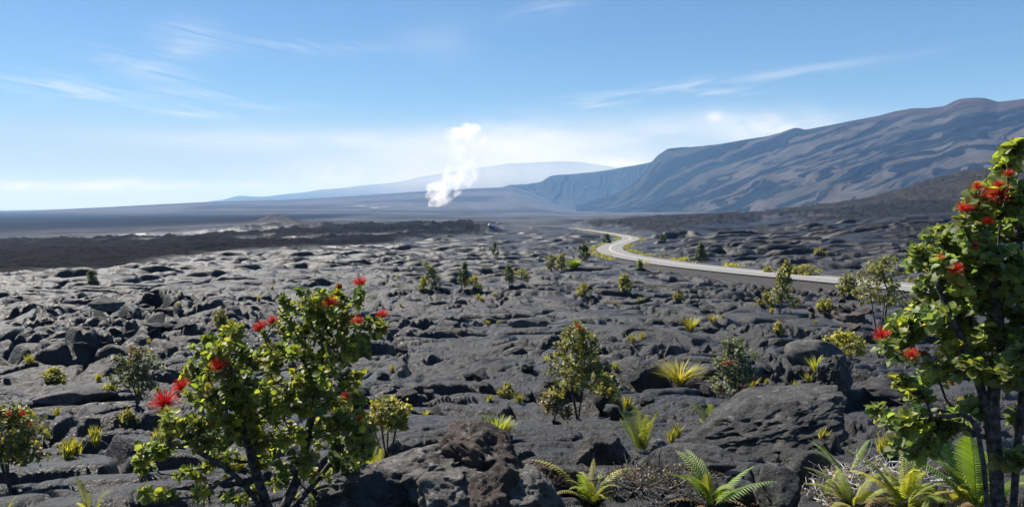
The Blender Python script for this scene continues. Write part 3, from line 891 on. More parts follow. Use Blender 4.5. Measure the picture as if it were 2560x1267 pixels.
so.rotation_euler = SUN_DIR.to_track_quat('Z', 'Y').to_euler()
sc.view_settings.view_transform = 'Standard'; sc.view_settings.look = 'None'; sc.view_settings.exposure = 1.06; sc.view_settings.gamma = 1.0
sc.render.engine = 'CYCLES'
sc.cycles.use_denoising = True
sc.cycles.volume_bounces = 6; sc.cycles.max_bounces = 8; sc.cycles.transparent_max_bounces = 8
# ---------------------------------------------------------------- plant materials (colour per leaf comes with the mesh)
def leaf_mat(name, trans=.50, rough=.48, spec=.4, tint=(1.5, 1.5, .6)):
    m, t = new_mat(name)
    a = t.n('ShaderNodeAttribute', attribute_name='col')
    P = t.n('ShaderNodeNewGeometry')
    n = t.noise(P.outputs['Position'], 45, 3, .6)
    c = t.mix(t.ramp(n, .35, .7, 0, .35), a.outputs['Color'], t.mix(1.0, a.outputs['Color'], (.6, .62, .5), 'MULTIPLY'))
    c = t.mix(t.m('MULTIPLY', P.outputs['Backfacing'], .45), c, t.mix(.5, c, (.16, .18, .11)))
    tc = t.mix(1.0, c, tint, 'MULTIPLY')
    def extra(p):
        tr = t.n('ShaderNodeBsdfTranslucent'); t.set(tr.inputs['Color'], tc)
        mx = t.n('ShaderNodeMixShader', i={0: trans}); t.set(mx.inputs[1], p.outputs[0]); t.set(mx.inputs[2], tr.outputs[0])
        return mx.outputs[0]
    finish(t, c, rough, spec, None, extra)
    return m
def bark_mat(name, c0, c1):
    m, t = new_mat(name)
    P = t.n('ShaderNodeNewGeometry').outputs['Position']
    n = t.noise(P, 30, 5, .65); n2 = t.noise(P, 140, 3, .6)
    finish(t, t.mix(t.ramp(n, .35, .68), c0, c1), .85, .25, bump(t, t.m('ADD', n, n2), .7, .01))
    return m
M_LEAF = leaf_mat('broad_leaf', .58)
M_SMALL = leaf_mat('small_leaf', .32, .5, .35)
M_FERN = leaf_mat('fern_leaf', .4, .5, .35)
M_DRY = leaf_mat('dry_leaf', .15, .8, .15, (1, 1, 1))
M_BARK = bark_mat('dark_bark', (.018, .017, .016), (.11, .10, .095))
M_GREYBARK = bark_mat('grey_bark', (.045, .042, .040), (.20, .19, .18))
M_STAMEN = leaf_mat('red_stamen', .25, .55, .3, (1.2, .6, .6))

GREENS = {   # linear base colours
    'fg':    [(.085, .108, .026), (.110, .135, .034), (.165, .180, .040), (.050, .068, .024), (.125, .125, .032), (.105, .130, .060)],
    'fgr':   [(.085, .115, .044), (.105, .140, .058), (.140, .170, .072), (.055, .080, .030), (.16, .18, .045), (.075, .10, .036)],
    'yellow': [(.20, .19, .030), (.26, .24, .04)],
    'olive': [(.105, .105, .028), (.135, .130, .036), (.075, .078, .024), (.165, .150, .042)],
    'grey':  [(.085, .095, .055), (.060, .070, .040), (.115, .120, .075), (.045, .052, .030)],
    'dark':  [(.032, .044, .018), (.045, .058, .022), (.065, .075, .030), (.024, .034, .014)],
    'lime':  [(.16, .17, .030), (.20, .20, .036), (.105, .12, .026)],
    'gold':  [(.21, .18, .030), (.16, .145, .030), (.26, .22, .038), (.11, .11, .026)],
    'bright': [(.095, .135, .025), (.065, .10, .022), (.125, .16, .03)],
    'red':   [(.16, .060, .022), (.10, .055, .025), (.13, .09, .03)],
    'tan':   [(.20, .165, .10), (.14, .115, .065), (.25, .21, .13)],
    'brown': [(.10, .045, .026), (.14, .070, .040), (.06, .030, .020)],
}
def pick(n, *keys, w=None, jit=.22):
    cols = np.array(sum([GREENS[k] for k in keys], [])) * (1.4 if keys[0] in ('tan', 'brown', 'red') else 2.05)
    i = rng.integers(0, len(cols), n) if w is None else rng.choice(len(cols), n, p=w)
    return np.clip(cols[i] * (1 + rng.normal(0, jit, (n, 1))) * (1 + rng.normal(0, .06, (n, 3))), .004, .6)

def unit(v): return v / np.maximum(np.linalg.norm(v, axis=-1, keepdims=True), 1e-9)

# leaf shapes: rows across x(=along) y(=across) z(=up)
def leaf_shape(rows, cup=.35, droop=.25):
    V = []
    for t, w in rows:
        zc = -droop * t * t
        V += [(t, -w, zc + cup * w), (t, 0, zc), (t, w, zc + cup * w)]
    F = []
    for i in range(len(rows) - 1):
        a = 3 * i
        F += [(a, a + 1, a + 4, a + 3), (a + 1, a + 2, a + 5, a + 4)]
    return np.array(V, float), np.array(F)
BROAD = leaf_shape([(0, .03), (.18, .14), (.45, .34), (.75, .38), (.93, .22), (1.0, .04)], .35, .22)
SMALL = leaf_shape([(0, .05), (.5, .34), (1.0, .06)], .4, .15)
BLADE = leaf_shape([(0, .03), (.35, .05), (.7, .035), (1.0, .004)], .3, .5)

def stamp(shape, pos, xdir, up, size, col, width=1.0):
    """Copies of a leaf shape as arrays."""
    V, F = shape
    x = unit(xdir)
    z = unit(up - (up * x).sum(-1, keepdims=True) * x)
    y = np.cross(z, x)
    n = len(pos)
    s = np.asarray(size).reshape(-1, 1, 1) * np.ones((n, 1, 1))
    w = np.asarray(width).reshape(-1, 1, 1)
    P = pos[:, None] + s * (V[None, :, 0:1] * x[:, None] + w * V[None, :, 1:2] * y[:, None] + V[None, :, 2:3] * z[:, None])
    f = (F[None] + (np.arange(n) * len(V))[:, None, None]).reshape(-1, F.shape[1])
    c = np.concatenate([np.repeat(col, len(V), 0), np.ones((n * len(V), 1))], 1)
    return P.reshape(-1, 3), f, c

def merge(parts):
    V, F, Cc = [], [], []; o = 0
    for v, f, c in parts:
        V.append(v); F.append(f + o); Cc.append(c); o += len(v)
    return np.vstack(V), np.vstack(F), np.vstack(Cc)

def tubes(P0, P1, r0, r1, n=5):
    d = unit(P1 - P0)
    ref = np.where(np.abs(d[:, 2:3]) > .9, [[1., 0, 0]], [[0, 0, 1.]])
    u = unit(np.cross(d, ref)); v = np.cross(d, u)
    a = np.linspace(0, 2 * math.pi, n, endpoint=False)
    ring = np.cos(a)[None, :, None] * u[:, None] + np.sin(a)[None, :, None] * v[:, None]
    ex = .3 * np.minimum(r0, r1)[:, None, None] * d[:, None]
    A = P0[:, None] - ex + ring * r0[:, None, None]; B = P1[:, None] + ex + ring * r1[:, None, None]
    V = np.concatenate([A, B], 1).reshape(-1, 3)
    k = np.arange(n); k2 = (k + 1) % n
    f = np.stack([k, k2, k2 + n, k + n], -1)
    F = (f[None] + (np.arange(len(P0)) * 2 * n)[:, None, None]).reshape(-1, 4)
    return V, F

def skeleton(stems, tips, up=.5, wig=.03):
    """Branch net from stem polylines out to the tips. Returns node positions, parents and the tip node numbers."""
    pos, par = [], []
    for st in stems:
        prev = -1
        for p in st:
            pos.append(np.array(p, float)); par.append(prev); prev = len(pos) - 1
    base = pos[0]
    order = np.argsort([min(np.linalg.norm(t - q) for q in pos) for t in tips])
    ends = [0] * len(tips)
    for k in order:
        t = tips[k]
        A = np.array(pos)
        d = t - A
        L = np.linalg.norm(d, axis=1)
        cost = L + up * np.maximum(0, A[:, 2] - t[2] + .25 * L) + .10 * np.linalg.norm(A - base, axis=1)
        i = int(np.argmin(cost))
        a = A[i]; n = max(2, int(L[i] / max(.05, .35 * L.mean() * .4)))
        n = min(n, 5)
        prev = i
        for j in range(1, n + 1):
            s = j / n
            q = a + (t - a) * s
            q[2] -= .10 * L[i] * math.sin(math.pi * s) * (1 if t[2] > a[2] else -.6)
            if j < n: q = q + rng.normal(0, wig * L[i], 3)
            pos.append(q); par.append(prev); prev = len(pos) - 1
        ends[k] = prev
    return np.array(pos), np.array(par), np.array(ends)

def wood(pos, par, r_tip, r_max, p=2.2):
    n = len(pos)
    acc = np.zeros(n)
    kids = np.bincount(par[par >= 0], minlength=n)
    acc[kids == 0] = r_tip ** p
    for i in range(n - 1, -1, -1):
        if par[i] >= 0: acc[par[i]] += acc[i] + 0
    # children always come after their parent in the list
    rad = np.minimum(acc ** (1 / p), r_max)
    e = np.nonzero(par >= 0)[0]
    r0 = np.minimum(rad[par[e]], rad[e] * 1.35)
    return tubes(pos[par[e]], pos[e], r0, rad[e], 6)

def rosettes(P, D, nl, size, cols, shape=BROAD, open_=(.15, 1.15), width=1.0, jitter=.25):
    """Whorls of leaves at branch tips."""
    out = []
    N = len(P)
    D = unit(D)
    ref = np.where(np.abs(D[:, 2:3]) > .9, [[1., 0, 0]], [[0, 0, 1.]])
    u = unit(np.cross(D, ref)); v = np.cross(D, u)
    ph0 = rng.uniform(0, 6.28, N)
    for k in range(nl):
        f = k / max(nl - 1, 1)
        ph = ph0 + k * 2.39996 + rng.normal(0, jitter, N)
        el = open_[0] + (open_[1] - open_[0]) * f + rng.normal(0, .18, N)
        rad = np.cos(ph)[:, None] * u + np.sin(ph)[:, None] * v
        x = np.cos(el)[:, None] * rad + np.sin(el)[:, None] * D
        z = -np.sin(el)[:, None] * rad + np.cos(el)[:, None] * D
        base = P - D * (size * (.75 * (1 - f)))[:, None]
        s = size * (1.0 - .45 * f) * rng.uniform(.75, 1.15, N)
        out.append(stamp(shape, base, x + rng.normal(0, .12, (N, 3)), z, s, cols(N, f), width * rng.uniform(.8, 1.15, N)))
    return merge(out)

def flower(parent, p, d, size, yellow=False):
    """Brush of stamens over a little cup."""
    n = 170
    d = unit(np.array(d, float))
    q = rng.normal(0, 1, (n, 3)); q = unit(q); s = (q @ d)
    q = unit(q + d * np.where(s < -.05, -2 * s, 0.25)[:, None])
    L = size * rng.uniform(.75, 1.08, n)
    c = np.clip(np.array([[.58, .010, .012]]) * (1 + rng.normal(0, .25, (n, 1))), .01, .9)
    c[rng.random(n) < .12] = (.85, .10, .08)
    P = np.repeat(np.zeros((1, 3)), n, 0)
    V1, F1, C1 = stamp(leaf_shape([(.1, .022), (.6, .016), (1.0, .014)], 0, .08), P, q, rng.normal(0, 1, (n, 3)), L, c)
    m = 26                                                     # anther tips
    V2, F2, C2 = stamp(SMALL, q[:m] * L[:m, None] * .93, q[:m], rng.normal(0, 1, (m, 3)), size * .12, np.repeat([[.75, .30, .06]], m, 0))
    V, F, Cc = merge([(V1, F1, C1), (V2, F2, C2)])
    o = mk('flower', V, F, M_STAMEN, parent, Cc, loc=p)
    return o

def px_m(r): return r / LENS

def big_shrub(name, base_px, stems_px, blobs, flowers, r0, leaf, pal, label, cat, depth=.3, per=4, bark=None, buds=(), dens=2.3):
    """A foreground shrub. Stems, leaf clumps (x, y, rx, ry, count) and flowers are laid out across the photograph and given real depth."""
    def at(px, py, dr=0.):
        a, s = pix(px, py); r = r0 + dr
        return np.array([r * math.sin(a), r * math.cos(a), EYE + r * float(s)])
    bx = at(*base_px); bz = ground_z(bx[0], bx[1])
    base = np.array([bx[0], bx[1], min(bz, bx[2] + .3) - .06])
    root = thing(name, base, label, cat)
    stems = []
    for st in stems_px:
        pl = [base + rng.normal(0, .03, 3) * [1, 1, 0]] + [at(x, y, d) for x, y, d in st]
        stems.append(catmull(np.array(pl), 4) if len(pl) > 2 else pl)
    tips, kinds = [], []
    for (x, y, rx, ry, n) in blobs:
        dd = rng.uniform(-depth, depth) * .5
        for _ in range(int(round(n * dens))):
            while True:
                q = rng.uniform(-1, 1, 3)
                if q @ q < 1: break
            tips.append(at(x + q[0] * rx, y + q[1] * ry, dd + q[2] * max(rx, ry) * px_m(r0) * 1.1)); kinds.append(0)
    for (x, y, s) in flowers:
        tips.append(at(x, y + s * .25, -.26 - .08 * random.random())); kinds.append(1)
    tips = np.array(tips); kinds = np.array(kinds)
    pos, par, ends = skeleton(stems, tips, .5, .045)
    V, F = wood(pos, par, .0035, .035)
    mk('trunk', V - base, F, bark or M_BARK, root)
    D = unit(pos[ends] - pos[par[ends]]) * .55 + np.array([-.22, -.42, .62]) + rng.normal(0, .25, (len(ends), 3))
    D = unit(D)
    P = pos[ends]
    tone = rng.random(len(P))
    tc = pick(len(P), pal, jit=.12)
    def cols(n, f):
        c = tc * (.55 + .45 * 1) * (1 + rng.normal(0, .18, (n, 1)))
        y = rng.random(n) < (.06 + .13 * f)
        c[y] = pick(int(y.sum()), 'yellow')
        o = rng.random(n) < .012
        c[o] = pick(int(o.sum()), 'red')
        return np.clip(c, .004, .5)
    V, F, Cc = rosettes(P, D, 11, np.full(len(P), leaf) * rng.uniform(.75, 1.15, len(P)), cols)
    # leaves along the twigs below each whorl
    pb = pos[par[ends]]
    tt = rng.uniform(.35, .9, (len(P), per))
    idx = np.repeat(np.arange(len(P)), per)
    q = pb[idx] * (1 - tt.reshape(-1, 1)) + P[idx] * tt.reshape(-1, 1)
    x = unit(rng.normal(0, 1, (len(q), 3)) + D[idx] * .4)
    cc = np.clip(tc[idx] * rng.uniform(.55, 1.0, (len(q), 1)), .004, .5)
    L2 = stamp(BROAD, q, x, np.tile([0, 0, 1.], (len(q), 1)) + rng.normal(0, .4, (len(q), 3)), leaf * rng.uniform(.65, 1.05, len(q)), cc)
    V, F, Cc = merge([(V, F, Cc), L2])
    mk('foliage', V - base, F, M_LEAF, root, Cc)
    fl = np.nonzero(kinds == 1)[0]
    for k, i in enumerate(fl):
        s = flowers[k][2]
        d = unit(D[i] + np.array([0, -.25, .5]))
        flower(root, P[i] + d * s * px_m(r0) * .35 - base, d, s * px_m(r0) * .68)
    for (x, y, s) in buds:
        p = at(x, y, -.1)
        n = 40
        qd = unit(rng.normal(0, 1, (n, 3)) + [0, 0, .5])
        Vb, Fb, Cb = stamp(SMALL, np.zeros((n, 3)), qd, rng.normal(0, 1, (n, 3)), s * px_m(r0) * .6, np.clip(np.array([[.34, .10, .02]]) * (1 + rng.normal(0, .2, (n, 1))), .01, .6))
        mk('bud', Vb, Fb, M_SMALL, root, Cb, loc=p - base)
    return root

# ---------------------------------------------------------------- smaller shrubs standing on the lava
def shrub(name, px, py, w, h, pal, label, cat='shrub', leaf=5.0, n_tips=None, nl=7, bare=.25, lean=0., top='round', red=0, low=True, group=None, gaps=.0, tipcol=None, flowers=(), per=3):
    """Multi-stemmed shrub; (px, py) its foot, w and h its spread and height in pixels of the photograph."""
    P0, r = hit(px, py)
    k = px_m(r)
    W, H = w * k * .5, h * k
    root = thing(name, P0 - Vector((0, 0, .03 * H)), label, cat, group)
    n_tips = int(1.7 * (n_tips or int(np.clip(w * h / 90, 24, 150)))); leaf *= 1.45
    tips = []
    nb = max(3, int(n_tips / 14))
    lob = []
    for b in range(nb):
        t = (b + .5) / nb
        z = bare + (1 - bare) * (.18 + .72 * t)
        if top == 'cone': wid = (1 - .85 * t)
        elif top == 'dome': wid = math.sqrt(max(.05, 1 - (t * .92) ** 2))
        else: wid = .45 + .55 * math.sin(math.pi * min(1, .25 + .75 * t) ** .9)
        a = b * 2.4 + rng.uniform(-.5, .5)
        rr = wid * rng.uniform(.35, .72) * (0 if top == 'cone' and t > .8 else 1)
        lob.append((math.cos(a) * rr * W + lean * z * W, math.sin(a) * rr * W * .8, z * H, rng.uniform(.34, .55) * W * (.6 + .4 * wid), (1 - bare) * H / nb * rng.uniform(.9, 1.6)))
    lob.append((lean * W, 0, H * .90, W * (.16 if top == 'cone' else .34), H * .11))
    for i in range(n_tips):
        x, y, z, a, b = lob[i % len(lob)]
        q = unit(rng.normal(0, 1, 3)) * rng.uniform(.4, 1) ** .5
        tips.append((x + q[0] * a, y + q[1] * a * .9, min(max(z + q[2] * b, .06 * H), H * 1.02)))
    tips = np.array(tips)
    if low and bare < .4:                                      # leafy skirt so that the stems do not stand bare
        for b in range(max(2, nb // 2)):
            a = b * 2.4 + 1; lob.append((math.cos(a) * W * .45, math.sin(a) * W * .4, H * (.10 + .4 * bare) , W * .42, H * .12))
    ns = int(np.clip(nb * .6, 2, 6))
    stems = []
    for s in range(ns):
        x, y, z, a, b = lob[rng.integers(0, len(lob))]
        stems.append(np.array([(rng.normal(0, .04) * W, rng.normal(0, .04) * W, 0), (x * .3 + rng.normal(0, .04) * W, y * .3, z * .35), (x * .7, y * .7, z * .75)]))
    pos, par, ends = skeleton(stems, tips, .5, .06)
    V, F = wood(pos, par, max(.0022, .35 * k), max(.05 * W, .01))
    mk('trunk', V, F, M_GREYBARK if pal == 'tan' else M_BARK, root)
    D = unit(unit(pos[ends] - pos[par[ends]]) * .8 + [-.18, -.28, .55] + rng.normal(0, .3, (len(ends), 3)))
    tc = pick(len(ends), pal, jit=.2)
    Pt = pos[ends]
    topness = np.clip((Pt[:, 2] / H - .75) * 4, 0, 1)
    if tipcol:
        m = rng.random(len(ends)) < topness * .8
        tc[m] = pick(int(m.sum()), tipcol)
    def cols(n, f):
        c = tc * (1 + rng.normal(0, .22, (n, 1)))
        return np.clip(c, .004, .5)
    sz = leaf * k
    V, F, Cc = rosettes(Pt, D, nl, np.full(len(Pt), sz) * rng.uniform(.7, 1.3, len(Pt)), cols, SMALL, (-.2, 1.1), 1.1)
    idx = np.repeat(np.arange(len(Pt)), per)
    tt = rng.uniform(.3, 1.0, (len(idx), 1))
    q = pos[par[ends]][idx] * (1 - tt) + Pt[idx] * tt + rng.normal(0, sz * .5, (len(idx), 3))
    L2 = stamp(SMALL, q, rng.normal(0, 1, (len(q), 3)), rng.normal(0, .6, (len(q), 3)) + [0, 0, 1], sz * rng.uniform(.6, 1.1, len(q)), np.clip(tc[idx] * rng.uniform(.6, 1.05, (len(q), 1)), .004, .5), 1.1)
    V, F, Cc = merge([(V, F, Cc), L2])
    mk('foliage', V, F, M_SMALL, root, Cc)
    for (fx, fy, s) in flowers:
        a, sl = pix(fx, fy)
        rr = r - W * .55
        flower(root, Vector((rr * math.sin(a), rr * math.cos(a), EYE + rr * float(sl))) - root.location, (0, -.3, .8), s * k * .6)
    return root

def tuft(name, px, py, w, h, pal, label, cat='grass tuft', n=60, spread=.55, width=1.0, group=None):
    """Clump of upright blades."""
    P0, r = hit(px, py)
    k = px_m(r); W, H = w * k * .5, h * k
    root = thing(name, P0 - Vector((0, 0, .02)), label, cat, group)
    n = int(n * 3.2)
    a = rng.uniform(0, 6.28, n); q = rng.uniform(0, 1, n) ** .6
    base = np.stack([np.cos(a) * q * W * .35, np.sin(a) * q * W * .35, np.zeros(n)], 1)
    out = np.stack([np.cos(a), np.sin(a), np.zeros(n)], 1)
    L = H * rng.uniform(.65, 1.1, n)
    el = 1.5 - q * math.atan2(W * .8, H) * rng.uniform(.5, 1.3, n)
    x = np.cos(el)[:, None] * out + np.sin(el)[:, None] * [0, 0, 1.]
    z = -np.sin(el)[:, None] * out + np.cos(el)[:, None] * [0, 0, 1.]
    shp = leaf_shape([(0, .014), (.3, .022), (.65, .018), (1.0, .003)], .3, spread * .6)
    V, F, Cc = stamp(shp, base, x, -z * 0 + z, L, pick(n, pal), width * 1.0)
    mk('blades', V, F, M_FERN, root, Cc)
    return root

# ---------------------------------------------------------------- ferns
def frond(parent, base, az, L, W, lift, droop, npin, pal, taper='tri', mat=None, lobed=False, mid=.02, twist=0.):
    """One pinnate frond: a bent midrib with leaflets each side."""
    n = 16
    t = np.linspace(0, 1, n)
    el = lift - droop * t ** 1.3
    ds = L / (n - 1)
    dirs = np.stack([np.cos(el) * math.cos(az), np.cos(el) * math.sin(az), np.sin(el)], 1)
    p = np.vstack([[0, 0, 0], np.cumsum(dirs[:-1] * ds, 0)])
    side = np.array([-math.sin(az), math.cos(az), 0.])
    side = side * math.cos(twist) + np.array([0, 0, math.sin(twist)])
    ts = np.linspace(.16, .985, npin)
    def at(v): return np.stack([np.interp(ts, t, v[:, i]) for i in range(3)], 1)
    q = at(p); d = unit(at(dirs)); up = unit(np.cross(d, np.tile(side, (npin, 1))))
    if taper == 'tri': wl = np.minimum(1, (ts - .08) / .16) * (1 - ts) ** .75 * 1.12 + .02
    elif taper == 'sword': wl = np.minimum(1, (ts - .05) / .1) * np.where(ts < .75, 1, np.sqrt(np.clip((1.02 - ts) / .27, 0, 1)))
    else: wl = np.sin(math.pi * np.clip(ts * .93 + .05, 0, 1)) ** .7
    parts = []
    base_c = pick(1, pal, jit=.12)
    wpin = .62 * L * (ts[1] - ts[0])
    for s in (-1, 1):
        ang = .95 if taper != 'sword' else 1.25
        x = d * math.cos(ang) + side * s * math.sin(ang)
        zz = unit(np.cross(x, np.cross(up, x)))
        sz = W * .5 * wl * rng.uniform(.92, 1.06, npin)
        rows = [(0, .5), (.25, .55), (.6, .40), (.88, .2), (1.0, .03)]
        c = np.clip(base_c * (1 + rng.normal(0, .10, (npin, 1))), .004, .5)
        # width is kept by the spacing of the leaflets, not by their length
        V0, F0 = leaf_shape(rows, .18, .28)
        y = np.cross(zz, x)
        P = q[:, None] + sz[:, None, None] * (V0[None, :, 0:1] * x[:, None] + V0[None, :, 2:3] * zz[:, None] * .8) + wpin * V0[None, :, 1:2] * y[:, None]
        f = (F0[None] + (np.arange(npin) * len(V0))[:, None, None]).reshape(-1, 4)
        parts.append((P.reshape(-1, 3), f, np.concatenate([np.repeat(c, len(V0), 0), np.ones((npin * len(V0), 1))], 1)))
    r = np.linspace(mid * W * .35, mid * W * .1, n)
    tv, tf = tubes(p[:-1], p[1:], r[:-1], r[1:], 4)
    parts.append((tv, tf, np.tile([*(base_c[0] * .8), 1.], (len(tv), 1))))
    V, F, Cc = merge(parts)
    return mk('frond', V, F, mat or M_FERN, parent, Cc, loc=base)

def fern(px, py, w, h, pal, label, n=10, npin=22, taper='sword', fw=.16, droop=(.3, .9), lift=(.75, 1.45), name='fern', azs=None, cat='fern', mat=None, lengths=(.75, 1.1), group=None, r_at=None, twist=.0):
    if r_at: 
        a, s = pix(px, py); P0 = Vector((r_at * math.sin(a), r_at * math.cos(a), EYE + r_at * float(s))); r = r_at
        gz = ground_z(P0.x, P0.y); P0.z = max(P0.z, gz) if P0.z > gz - .3 else gz
    else: P0, r = hit(px, py)
    k = px_m(r); H = h * k; W = w * k * .5
    root = thing(name, P0 - Vector((0, 0, .02)), label, cat, group)
    for i in range(max(2, n // 4) if mat is None and n > 6 else 0):      # last year's fronds, withered and hanging
        az = rng.uniform(0, 6.28); L = max(H, W) * rng.uniform(.6, .95)
        frond(root, (math.cos(az) * .01, math.sin(az) * .01, 0), az, L, L * fw * 1.6, rng.uniform(.3, .9), rng.uniform(1.0, 1.9), max(10, npin - 8), 'brown', taper, M_DRY)
    for i in range(n):
        az = (azs[i] if azs else i * 2.4 + rng.uniform(-.3, .3))
        lf = rng.uniform(*lift)
        L = 1.2 * max(H, W) * rng.uniform(*lengths) * rng.choice([1, 1, .75, .55])
        frond(root, (math.cos(az) * .015, math.sin(az) * .015, 0), az, L, L * fw * 2, lf, rng.uniform(*droop), npin, pal, taper, mat, twist=rng.uniform(-twist, twist))
    return root
# ================================================================ the two big flowering shrubs in front
big_shrub('flowering_shrub', (690, 1285),
    [[(640, 1180, 0), (612, 1050, 0), (600, 950, 0)], [(745, 1190, .05), (775, 1060, .1), (805, 930, .1), (830, 840, .1)],
     [(590, 1190, -.1), (490, 1125, -.1)], [(800, 1190, .1), (880, 1085, .1)]],
    [(770, 748, 75, 32, 13), (735, 800, 60, 42, 11), (830, 790, 75, 42, 14), (845, 738, 16, 14, 2), (900, 738, 16, 10, 2), (935, 805, 28, 18, 4), (855, 865, 70, 42, 12), (780, 870, 60, 40, 9),
     (575, 828, 30, 16, 4), (515, 862, 34, 18, 4), (560, 875, 60, 32, 9), (500, 932, 55, 32, 9), (590, 925, 60, 40, 9), (665, 885, 50, 30, 6), (540, 990, 70, 42, 11), (640, 985, 90, 55, 13),
     (455, 1058, 65, 36, 10), (385, 1118, 45, 26, 6), (520, 1080, 80, 36, 10), (720, 960, 70, 55, 10), (790, 990, 70, 55, 9), (875, 965, 45, 45, 6), (650, 1075, 90, 36, 8), (770, 1080, 90, 45, 8),
     (885, 1062, 50, 42, 8), (350, 1160, 25, 16, 2), (640, 1145, 30, 16, 2), (700, 1205, 50, 30, 3), (470, 1180, 60, 30, 4), (390, 1232, 35, 16, 3), (835, 1160, 60, 36, 4), (560, 1150, 50, 26, 5), (600, 1235, 50, 20, 4), (740, 1150, 60, 40, 6), (860, 1130, 50, 40, 5), (500, 1230, 60, 20, 4), (780, 1240, 60, 20, 4), (660, 1020, 60, 40, 6), (820, 1050, 60, 50, 6), (700, 1120, 90, 50, 7), (580, 1060, 70, 50, 6), (900, 1110, 50, 40, 4), (800, 930, 60, 50, 6), (700, 900, 60, 50, 6)],
    [(903, 712, 30), (829, 762, 32), (686, 806, 24), (657, 823, 32), (892, 806, 26), (955, 795, 28), (553, 922, 38), (464, 971, 36), (418, 1012, 52), (865, 991, 22), (900, 1048, 18)],
    5.0, .053, 'fg', 'large flowering shrub with red brush flowers in front of the bare lava', 'shrub', .5, buds=[(848, 716, 16), (960, 825, 10)])
big_shrub('flowering_tree', (2505, 1290),
    [[(2490, 1150, 0), (2482, 1000, 0), (2500, 880, 0), (2490, 700, 0), (2500, 560, 0)], [(2545, 1100, .1), (2560, 900, .1), (2550, 650, .1), (2540, 470, .1)],
     [(2470, 1050, 0), (2405, 850, -.1), (2345, 720, -.1)], [(2445, 1080, -.15), (2350, 1040, -.15)], [(2600, 1000, .1), (2650, 700, .1)]],
    [(2535, 372, 12, 16, 3), (2520, 420, 36, 22, 6), (2500, 470, 55, 28, 8), (2440, 520, 45, 24, 7), (2545, 500, 40, 40, 8), (2480, 560, 80, 36, 14), (2400, 590, 75, 30, 11), (2335, 590, 40, 24, 5), (2330, 640, 60, 30, 8),
     (2410, 660, 80, 40, 12), (2500, 650, 70, 50, 13), (2280, 655, 26, 14, 2), (2360, 720, 70, 36, 9), (2460, 740, 80, 45, 12), (2540, 740, 50, 60, 10), (2310, 790, 70, 32, 9), (2255, 815, 45, 30, 7), (2240, 860, 40, 22, 5),
     (2400, 810, 80, 40, 10), (2500, 830, 60, 45, 10), (2390, 895, 90, 36, 10), (2470, 915, 70, 36, 9), (2540, 900, 40, 60, 7), (2330, 930, 50, 24, 4), (2255, 955, 22, 24, 3), (2310, 985, 34, 22, 3),
     (2190, 1025, 24, 14, 2), (2255, 1050, 45, 28, 6), (2330, 1060, 50, 30, 6), (2290, 1110, 60, 26, 6), (2380, 1050, 40, 30, 4), (2440, 1010, 40, 25, 3), (2525, 1150, 30, 22, 4), (2545, 1040, 22, 22, 3), (2620, 560, 60, 90, 10), (2640, 800, 60, 110, 10)],
    [(2520, 440, 20), (2468, 560, 22), (2350, 650, 18), (2508, 490, 44), (2448, 503, 34), (2412, 531, 34), (2440, 474, 24), (2500, 466, 18), (2432, 612, 18), (2388, 678, 28), (2402, 716, 16), (2203, 845, 34), (2275, 887, 28)],
    4.6, .064, 'fgr', 'tall leafy tree with red brush flowers and a dark forked trunk above ferns', 'tree', .55, dens=2.0, buds=[(2310, 885, 14), (2460, 905, 16)])

# ================================================================ shrubs on the lava, near to far
shrub('flowering_shrub', 25, 1235, 150, 205, 'olive', 'dense small-leaved shrub with red flowers cut off by the edge of the view', leaf=8, n_tips=150, flowers=[(22, 1036, 12), (58, 1035, 14), (78, 1060, 12), (18, 1082, 11), (35, 1150, 10), (62, 1150, 12)])
shrub('shrub', 968, 1150, 135, 165, 'gold', 'yellow-green shrub on thin stems just behind the large red-flowered shrub', leaf=8, n_tips=100, bare=.45)
shrub('shrub', 345, 1015, 130, 145, 'grey', 'twiggy grey-green shrub with rusty red tips beside yellow mounds', leaf=6, n_tips=130, bare=.2, tipcol='red', top='dome', nl=5)
shrub('shrub', 1445, 1045, 160, 255, 'olive', 'tall two-tiered olive shrub among ferns on the lava', leaf=6, n_tips=280, bare=.2, flowers=[(1442, 816, 12), (1450, 824, 9)])
shrub('flowering_shrub', 1838, 1032, 125, 195, 'grey', 'upright grey-green shrub with a few small red flowers behind a big slab', leaf=6.5, n_tips=150, bare=.12, flowers=[(1811, 910, 11), (1828, 907, 11), (1858, 970, 10), (1800, 972, 8)])
shrub('shrub', 1512, 1010, 85, 72, 'gold', 'leafy yellow-green bush leaning out from the tall olive shrub', 'bush', leaf=8, n_tips=46, bare=.05)
shrub('shrub', 1385, 1055, 95, 82, 'tan', 'half-dry straw coloured bush at the foot of the tall olive shrub', 'bush', leaf=7, n_tips=60, bare=.1, tipcol='gold')
shrub('shrub', 2195, 890, 130, 240, 'olive', 'slender small tree with a thin see-through crown beyond the tall leafy tree', 'tree', leaf=5.5, n_tips=120, bare=.42, nl=5)
shrub('shrub', 1948, 785, 90, 132, 'olive', 'shrub with one tall leaning sprig standing before the road', leaf=5, n_tips=90, bare=.05, top='cone', lean=.35)
shrub('shrub', 2122, 748, 48, 56, 'olive', 'rounded bush at the edge of the road near its right end', 'bush', leaf=4.5, n_tips=60, bare=.1)
shrub('shrub', 2062, 780, 66, 28, 'gold', 'low spreading green-yellow bush among rubble below the road', 'bush', leaf=4.5, n_tips=40, bare=0, top='dome')
shrub('shrub', 2108, 892, 140, 62, 'gold', 'wide low yellow-green bush beside a smooth pale boulder', 'bush', leaf=6, n_tips=90, bare=0, top='dome')
shrub('shrub', 553, 828, 40, 50, 'olive', 'small egg-shaped bush alone on smooth lava near the heaped slabs', 'bush', leaf=4, n_tips=60, bare=.05, top='dome')
